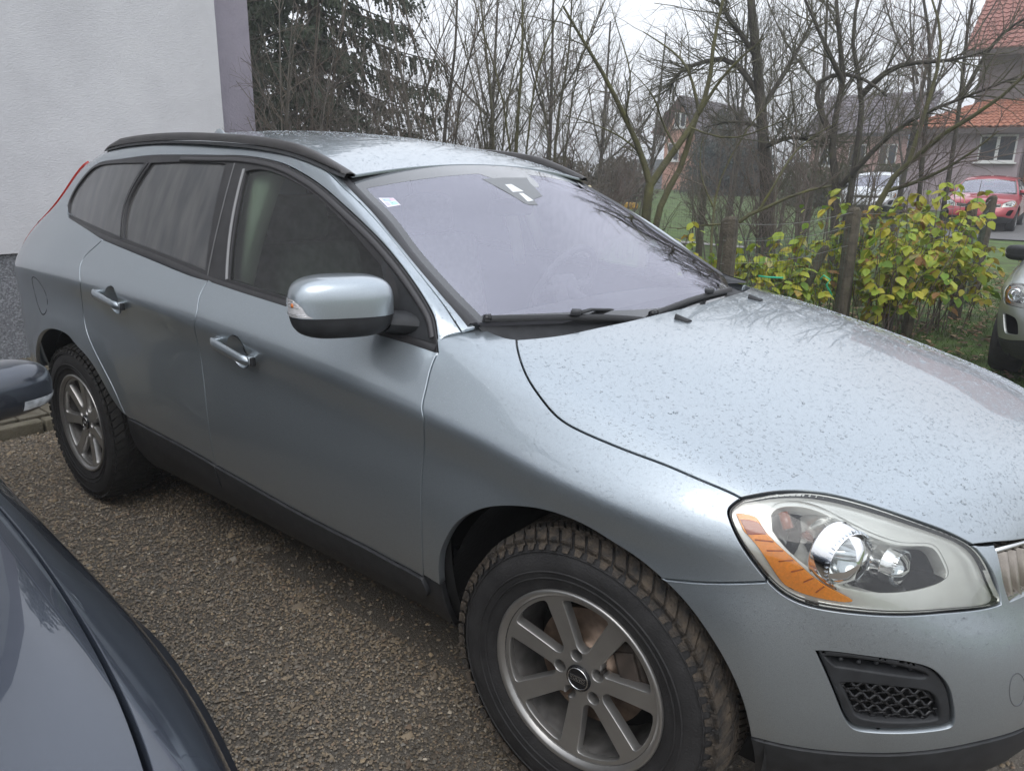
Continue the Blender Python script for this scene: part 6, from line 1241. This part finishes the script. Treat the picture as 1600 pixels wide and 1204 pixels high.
GLS = mat('far_pane', (.03, .035, .04), .12); WFR = mat('white_frame', (.62, .62, .60), .5); WOOD = mat('brown_wood', (.17, .075, .03), .5, var=.25, vscale=6); SLATE = noise_mix('slate_roof', [(.3, (.10, .085, .095)), (.7, (.17, .15, .165))], 8, bump=.3, bscale=30)
def pbox(name, m_, par, x0, x1, y0, y1, z0, z1):
    mb = MB(); mb.box(((x0+x1)/2-par.location.x, (y0+y1)/2-par.location.y, (z0+z1)/2-par.location.z), (x1-x0, y1-y0, z1-z0)); o = mb.build(name, m_, par); return o
def tiled(name, m_, par, A, B, C_, D_, rows, cols, tname='roof_tile'):
    """roof slope A-B (eave) to D-C (ridge) with raised tile courses"""
    A, B, C_, D_ = map(Vector, (A, B, C_, D_)); off = Vector(par.location); n = (B-A).cross(D_-A).normalized(); mb = MB(); mb.add([p-off for p in (A, B, C_, D_)], [(0, 1, 2, 3)]); mb.add([p-off-n*.12 for p in (A, B, C_, D_)], [(3, 2, 1, 0)]); base = mb.build(name, m_, par)
    mb = MB()
    for r_ in range(rows):
        f0, f1 = r_/rows, (r_+1.12)/rows
        l0, r0 = A.lerp(D_, f0), B.lerp(C_, f0); l1, r1 = A.lerp(D_, min(1, f1)), B.lerp(C_, min(1, f1)); P0 = []; P1 = []; P2 = []
        for c in range(cols*4+1):
            h = .025*(1+math.sin(c*math.pi/2)); f = c/(cols*4); P0.append(l0.lerp(r0, f)+n*(.02+h)-off); P1.append(l0.lerp(r0, f)+n*(.055+h)-off); P2.append(l1.lerp(r1, f)+n*(.012+h)-off)
        mb.grid([P0, P1, P2], smooth=False)
    o = mb.build('tiles', m_, base); o['kind'] = 'stuff'
def window(par, x, y, z, w, h, m_=WFR):
    o = pbox('window', m_, par, x-w/2, x+w/2, y-.05, y+.03, z, z+h)
    for sx in (-1, 1):
        mb = MB(); mb.box((x+sx*w/4-par.location.x, y-.052-par.location.y, z+h/2-par.location.z), (w/2-.10, .012, h-.14)); mb.build('pane', GLS, o)
    mb = MB(); mb.box((x-par.location.x, y-.09-par.location.y, z-.03-par.location.z), (w+.16, .12, .05)); mb.build('sill', m_, o)
def lilac_house():
    y0 = 29.; g = float(terr(0, y0)); h = empty('house', (-2, y0, g), 0, 'two-storey lilac house with red tiled roofs behind the red car', 'house')
    pbox('annexe_wall', LILW, h, -6.1, -2.6, y0, y0+6, g, 3.45)
    tiled('annexe_roof', TILEO, h, (-6.5, y0-.5, 3.4), (-2.4, y0-.5, 3.4), (-2.4, y0+3, 4.75), (-3.6, y0+3, 4.75), 12, 20)
    pbox('fascia', mat('fascia', (.07, .055, .05), .7), h, -6.5, -2.4, y0-.52, y0-.4, 3.22, 3.4)
    pbox('main_wall', DKW, h, -4.6, 6, y0+2.2, y0+11, g, 6.1); pbox('ground_wall', DKW, h, -2.58, 6, y0+.6, y0+2.1, g, 3.4)
    tiled('main_roof', TILE, h, (-5.1, y0+1.6, 6.15), (6.5, y0+1.6, 6.15), (6.5, y0+6.6, 10.4), (-5.1, y0+6.6, 10.4), 24, 50)
    pbox('eave_board', mat('fascia', (.07, .055, .05), .7), h, -5.1, 6.5, y0+1.55, y0+1.7, 5.95, 6.15)
    b = pbox('balcony', mat('concrete_pale', (.36, .34, .33), .8), h, -2.4, 6, y0+.35, y0+.55, 3.42, 3.62)
    for i in range(40):
        mb = MB(); mb.box((-2.3+i*.19-h.location.x, y0+.38-h.location.y, 4.12-h.location.z), (.10, .03, .9)); mb.build('slat', mat('slat_grey', (.30, .27, .26), .7), b)
    window(h, -3.3, y0, 2.3, 1.1, .9); window(h, -1.6, y0+2.2, 4.3, 1.2, 1.4); window(h, 1.0, y0+2.2, 4.3, 1.2, 1.4); window(h, -.2, y0+.6, 1.5, 1.0, 1.5)
    d = pbox('door', WOOD, h, -2.45, -1.45, y0+.5, y0+.62, g+.1, 2.6); pbox('side_window', LILW, h, -5.3, -4.75, y0-.03, y0+.02, g+.2, 2.1)
    mb = MB(); mb.tube([(-6.08-h.location.x, y0-.06-h.location.y, 3.3-h.location.z), (-6.08-h.location.x, y0-.06-h.location.y, .1)], .05, 8); mb.build('downpipe', mat('zinc', (.25, .30, .36), .4, .5), h)
lilac_house()
def picket():
    y0 = 27.2; g = float(terr(0, y0)); f = empty('picket_fence', (0, y0, g), 0, 'dark fence with white pickets in front of the lilac house', 'fence'); pbox('base_wall', mat('concrete_pale', (.36, .34, .33), .8), f, -1.9, 5, y0, y0+.2, g-.2, g+.55)
    pbox('rail', mat('dark_wood', (.05, .035, .03), .7), f, -1.9, 5, y0+.02, y0+.08, g+.62, g+.72); pbox('rail', MATS['dark_wood'], f, -1.9, 5, y0+.02, y0+.08, g+1.05, g+1.15)
    for i in range(38):
        mb = MB(); mb.box((-1.85+i*.18, -.0, .92), (.09, .03, .75)); mb.build('picket', WFR, f)
picket()
def brick_house():
    y0 = 38.; g = float(terr(0, y0)); h = empty('house', (-21, y0, g), math.radians(0), 'orange brick house with steep gable and red roof beyond the lawn', 'house'); o0 = h.location
    x0, x1 = -20.9, -18.9; V = [(x0, y0, g), (x1, y0, g), (x1, y0, 3.6), (-19.75, y0, 5.9), (x0, y0, 4.4)]
    pbox('wall', BRK, h, x0, x1, y0, y0+8, g, 4.0)
    mb = MB(); P = [(x0, y0-.01, 4.0), (x1, y0-.01, 4.0), (-19.9, y0-.01, 5.75), (x0, y0+8, 4.0), (x1, y0+8, 4.0), (-19.9, y0+8, 5.75)]; mb.add([Vector(p)-o0 for p in P], [(0, 1, 2), (3, 5, 4), (0, 2, 5, 3), (1, 4, 5, 2)]); mb.build('gable', BRK, h)
    tiled('roof', SLATE, h, (x1+.3, y0-.4, 3.6), (x1+.3, y0+8.4, 3.6), (-19.9, y0+8.4, 5.95), (-19.9, y0-.4, 5.95), 10, 16); tiled('roof', TILE, h, (x0-.7, y0+8.4, 4.0), (x0-.7, y0-.4, 4.0), (-19.9, y0-.4, 5.95), (-19.9, y0+8.4, 5.95), 12, 16)
    window(h, -20.3, y0, 2.5, .7, 1.0); window(h, -20.0, y0-.02, 4.3, .7, .8)
    pbox('porch', mat('porch_grey', (.16, .17, .18), .8), h, -23.4, -20.95, y0+.5, y0+5, g, 2.6); window(h, -22.5, y0+.5, 1.6, .7, .8)
brick_house()
def pink_house():
    y0 = 44.; g = float(terr(0, y0)); h = empty('house', (-12, y0, g), 0, 'pink house with slate roof seen through the apple trees', 'house')
    pbox('wall', PINKW, h, -14.6, -9.4, y0, y0+8, g, 4.2); tiled('roof', SLATE, h, (-15.1, y0-.5, 4.1), (-8.9, y0-.5, 4.1), (-8.9, y0+4, 6.6), (-15.1, y0+4, 6.6), 12, 20)
    for x in (-13.6, -12, -10.4): window(h, x, y0, 2.4, .9, 1.2)
pink_house()
def red_gable():
    y0 = 52.; g = float(terr(0, y0)); h = empty('house', (-6, y0, g), 0, 'small white house with red roof far behind the silver car', 'house'); pbox('wall', mat('far_white', (.55, .52, .50), .8), h, -8.6, -5.2, y0, y0+6, g, 3.8); tiled('roof', TILE, h, (-9, y0-.4, 3.7), (-4.8, y0-.4, 3.7), (-4.8, y0+3, 5.6), (-9, y0+3, 5.6), 10, 14); window(h, -7, y0, 2.2, .9, 1.1)
red_gable()
def van():
    b = sp3(1092, 268, 46); g = float(terr(0, b[1])); v = empty('white_van', (b[0], b[1], g), math.radians(-30), 'small white van parked by the brick house', 'van'); W_ = mat('van_white', (.62, .63, .64), .4, coat=.5)
    mb = MB(); rows = [];
    prof = [(-2.2, .5), (-2.25, 1.7), (-2.1, 1.95), (.6, 1.98), (1.15, 1.35), (2.0, 1.1), (2.2, .8), (2.2, .5)]
    for y, s in ((-.85, .97), (-.8, 1), (.8, 1), (.85, .97)): rows.append([(x*s, y, .2+z*s) for x, z in prof])
    mb.grid(rows, smooth=False); n = len(prof); mb.add(rows[0], [tuple(range(n))]); mb.add(rows[-1], [tuple(range(n))[::-1]]); mb.build('body', W_, v)
    mb = MB(); mb.add([(.66, -.7, 2.12), (.66, .7, 2.12), (1.16, .76, 1.58), (1.16, -.76, 1.58)], [(0, 1, 2, 3)]); mb.build('windscreen', GLS, v)
    for x in (-1.4, 1.4):
        for y in (-.8, .8):
            mb = MB(); lathe([(.2, -.1), (.32, -.09), (.34, 0), (.32, .09), (.2, .1), (0, .1)], 20, mb=mb); mb.V = [(p[0]+x, p[1]+y, p[2]+.34) for p in mb.V]; mb.build('wheel', RUBBER, v)
van()
def road():
    mb = MB(); xs = np.linspace(-3.4, 60, 30); mb.grid([[(x, y, float(terr(x, y))+.012) for y in (19.2, 21., 23., 26.)] for x in xs]); tag(mb.build('road', noise_mix('asphalt', [(.3, (.10, .10, .10)), (.7, (.16, .155, .15))], 20, bump=.3, bscale=120)), kind='structure')
    mb = MB(); mb.grid([[(x, y, float(terr(x, y))+.004) for y in (14.1, 14.45)] for x in np.linspace(-26, -5.5, 20)]); tag(mb.build('garden_path', mat('path_concrete', (.30, .29, .27), .85)), kind='structure')
road()
b = sp3(986, 292, 26); g = float(terr(b[0], b[1])); mb = MB(); mb.box((b[0], b[1], g+.3), (.5, .3, .22), bev=.06); tg = tag(mb.build('toy_slide', mat('toy_yellow', (.62, .34, .02), .45)), 'small yellow plastic toy on the far lawn', 'toy')
def hedge(px0, px1, d, H, seed, label, col):
    rng = np.random.RandomState(seed); A = np.array(gz(sp3(px0, 320, d))); B = np.array(gz(sp3(px1, 320, d))); n = 9000; t = rng.uniform(0, 1, n)[:, None]; P = A+(B-A)*t+np.stack([rng.normal(0, .25, n), rng.normal(0, .5, n), H*rng.uniform(0, 1, n)**.8*(.8+.25*np.sin(t[:, 0]*17))], 1)
    a = rng.normal(0, 1, (n, 3)); a /= np.linalg.norm(a, axis=1)[:, None]; b = np.cross(a, rng.normal(0, 1, (n, 3))); b /= np.linalg.norm(b, axis=1)[:, None]; s = .10; V = np.stack([P-a*s, P+b*s*.5, P+a*s, P-b*s*.5], 1)
    root = empty('hedge', tuple(A), 0, label, 'hedge'); o = fastmesh('foliage', V.reshape(-1, 3)-A, np.arange(n*4).reshape(-1, 4), attr_mat('leaf_mix', .5, trans=.35), root); set_col(o, np.array(col)*rng.uniform(.6, 1.4, (n, 1)), 4); o['kind'] = 'stuff'
    V, F = tubes([(np.linspace(A+(B-A)*f, A+(B-A)*f+np.array([0, 0, H*.7]), 5)-A, np.linspace(.04, .015, 5)) for f in np.linspace(.05, .95, 12)], 5); fastmesh('stems', V, F, BK_DARK, root)
hedge(1085, 1190, 40, 2.6, 71, 'dark evergreen hedge behind the white van', (.03, .045, .035)); hedge(1230, 1420, 33, 1.6, 72, 'olive hedge along the road below the pink house', (.07, .075, .03)); hedge(780, 1000, 34, 1.8, 73, 'brown-green hedge at the far end of the lawn', (.06, .055, .035)); hedge(380, 700, 24, 2.4, 74, 'brown thicket hedge behind the shrubs', (.05, .042, .03))
# ================================================================ rain drops standing on the wet panels
WATER = glass('water', (1, 1, 1), f0=.05)
def drops(name, f, gen, parent, outward=outward_default):
    """gen: list of (u, v, radius) arrays; flattened beads lying on the surface"""
    rng = np.random.RandomState(abs(hash(name)) % 1000 if False else len(name)*7); u, v, r = gen; n = len(u); e = 2e-3
    P = f(u, v); a = f(u+e, v)-f(u-e, v); b = f(u, v+e)-f(u, v-e); N = np.cross(a, b); N /= np.linalg.norm(N, axis=1, keepdims=True)+1e-12; N *= np.where((N*outward(P)).sum(1) < 0, -1, 1)[:, None]
    t1 = np.cross(N, np.array([.3, .9, .1])); t1 /= np.linalg.norm(t1, axis=1, keepdims=True); t2 = np.cross(N, t1); K = 6; q = 2*np.pi*np.arange(K)/K
    st = rng.uniform(.85, 1.2, (n, 1, 1)); wob = 1+rng.normal(0, .09, (n, K, 1))
    ring = lambda k, h: P[:, None]+(t1[:, None]*np.cos(q)[None, :, None]*st+t2[:, None]*np.sin(q)[None, :, None]/st)*(r[:, None, None]*k)*wob+N[:, None]*(h*r[:, None, None]+.0001)
    V = np.concatenate([ring(1.0, 0.0), ring(.70, .25), (P+N*(r*.34+.0001)[:, None])[:, None]], 1); m = 2*K+1; F = []
    for k in range(K): F += [(k, (k+1) % K, K+(k+1) % K), (k, K+(k+1) % K, K+k), (K+k, K+(k+1) % K, 2*K)]
    Q = (np.array(F)[None]+np.arange(n)[:, None, None]*m).reshape(-1, 3); o = fastmesh(name, V.reshape(-1, 3), Q, WATER, parent, True); o['kind'] = 'stuff'; return o
def rain():
    rng = np.random.RandomState(77)
    def uvs(n, loop, r0, r1, dens=None):
        lo, hi = loop.min(0), loop.max(0); p = rng.uniform(lo, hi, (n, 2)); p = p[inpoly(p, loop)]; r = r0*np.exp(np.abs(rng.normal(0, math.log(r1/r0)/2.2, len(p)))); return p[:, 0], p[:, 1], r
    U = UV; r_ = lambda L: L[::-1]
    hood = curve(U['hoodgap'], [(12.764, 7.04), (13.3, 7.75), (14.2, 7.6), (15, 7.1), (17, 7.0)], [(17, 7.0), (17, 16.0)], [(17, 16), (10.8, 16)], [(10.8, 16), (10.7, 12), (10.535, 10.65), (10.404, 10.2), (10.275, 9.7), (10.1, 9.2)])
    drops('water_drops', SB, uvs(27000, hood, .0010, .0030), VOLVO)
    wing = curve([(9.55, 8.9), (9.6, 7.6), (9.7, 6.5), (10.4, 6.2), (11.2, 6.0), (11.9, 5.7), (12.4, 5.4), (12.9, 5.3)], [(12.9, 5.3), (12.72, 6.2), (12.62, 7.0)], r_(U['hoodgap'])[1:], [U['hoodgap'][0], (9.55, 8.9)]); drops('water_drops', SB, uvs(9000, wing, .0008, .0021), VOLVO)
    bum = curve([(12.3, 4.6), (12.95, 5.1), (13.3, 4.8), (14.2, 5.05), (15.1, 5.2), (16.5, 5.2)], [(16.5, 5.2), (16.5, 4.2)], [(16.5, 4.2), (14.5, 4.1), (13.2, 4.0), (12.5, 3.9)], [(12.5, 3.9), (12.3, 4.6)]); drops('water_drops', SB, uvs(5500, bum, .0008, .0020), VOLVO)
    door = curve([(9.42, 7.7), (8.4, 7.6), (7.3, 7.6)], [(7.3, 7.6), (7.4, 6.9), (8.4, 6.6), (9.46, 6.3)], [(9.46, 6.3), (9.42, 7.7)]); drops('water_drops', SB, uvs(900, door, .0008, .0018), VOLVO)
    n = 9000; drops('water_drops', SR, (rng.uniform(.01, .9, n), rng.uniform(.03, 1.9, n), .0011*np.exp(np.abs(rng.normal(0, .5, n)))), VOLVO, outward=lambda P: P*0+np.array([0, 0, 1]))
    n = 1500; drops('water_drops', SBand, (rng.uniform(.5, .98, n), rng.uniform(.1, .95, n), .001*np.exp(np.abs(rng.normal(0, .45, n)))), VOLVO)
    n = 1300; b = np.concatenate([rng.uniform(.015, .12, 800), rng.uniform(.1, .85, 500)]); drops('water_drops', SW, (b, rng.uniform(-.97, .9, n), .0009*np.exp(np.abs(rng.normal(0, .5, n)))), VOLVO, outward=lambda Q: Q-np.array([-1.6, 0, .9]))
    n = 700; xz = np.stack([rng.uniform(-1.6, -.7, n), rng.uniform(1.1, 1.5, n)], 1); poly = np.array([(-1.58, 1.49), (-1.5, 1.17), (-.75, 1.12), (-.82, 1.25), (-1.2, 1.43)]); xz = xz[inpoly(xz, poly)]; n = len(xz)
    drops('water_drops', lambda x, z: SG(x, z)-np.array([0, -.003, 0]), (xz[:, 0], xz[:, 1], .0007*np.exp(np.abs(rng.normal(0, .4, n)))), VOLVO, outward=lambda Q: Q*np.array([0, 1, 0]))
rain()
# ================================================================ damp air
def haze():
    m = bpy.data.materials.new('haze'); m.use_nodes = True; nt = m.node_tree; nt.nodes.remove(nt.nodes['Principled BSDF']); v = nt.nodes.new('ShaderNodeVolumePrincipled')
    v.inputs['Color'].default_value = (.93, .94, .96, 1); v.inputs['Density'].default_value = .0035; v.inputs['Anisotropy'].default_value = .2; nt.links.new(v.outputs[0], nt.nodes['Material Output'].inputs['Volume'])
    mb = MB(); mb.box((0, 350, 7.5), (900, 1120, 17.4)); o = mb.build('haze', m); tag(o, 'thin damp haze in the air', 'haze', kind='stuff')
haze()
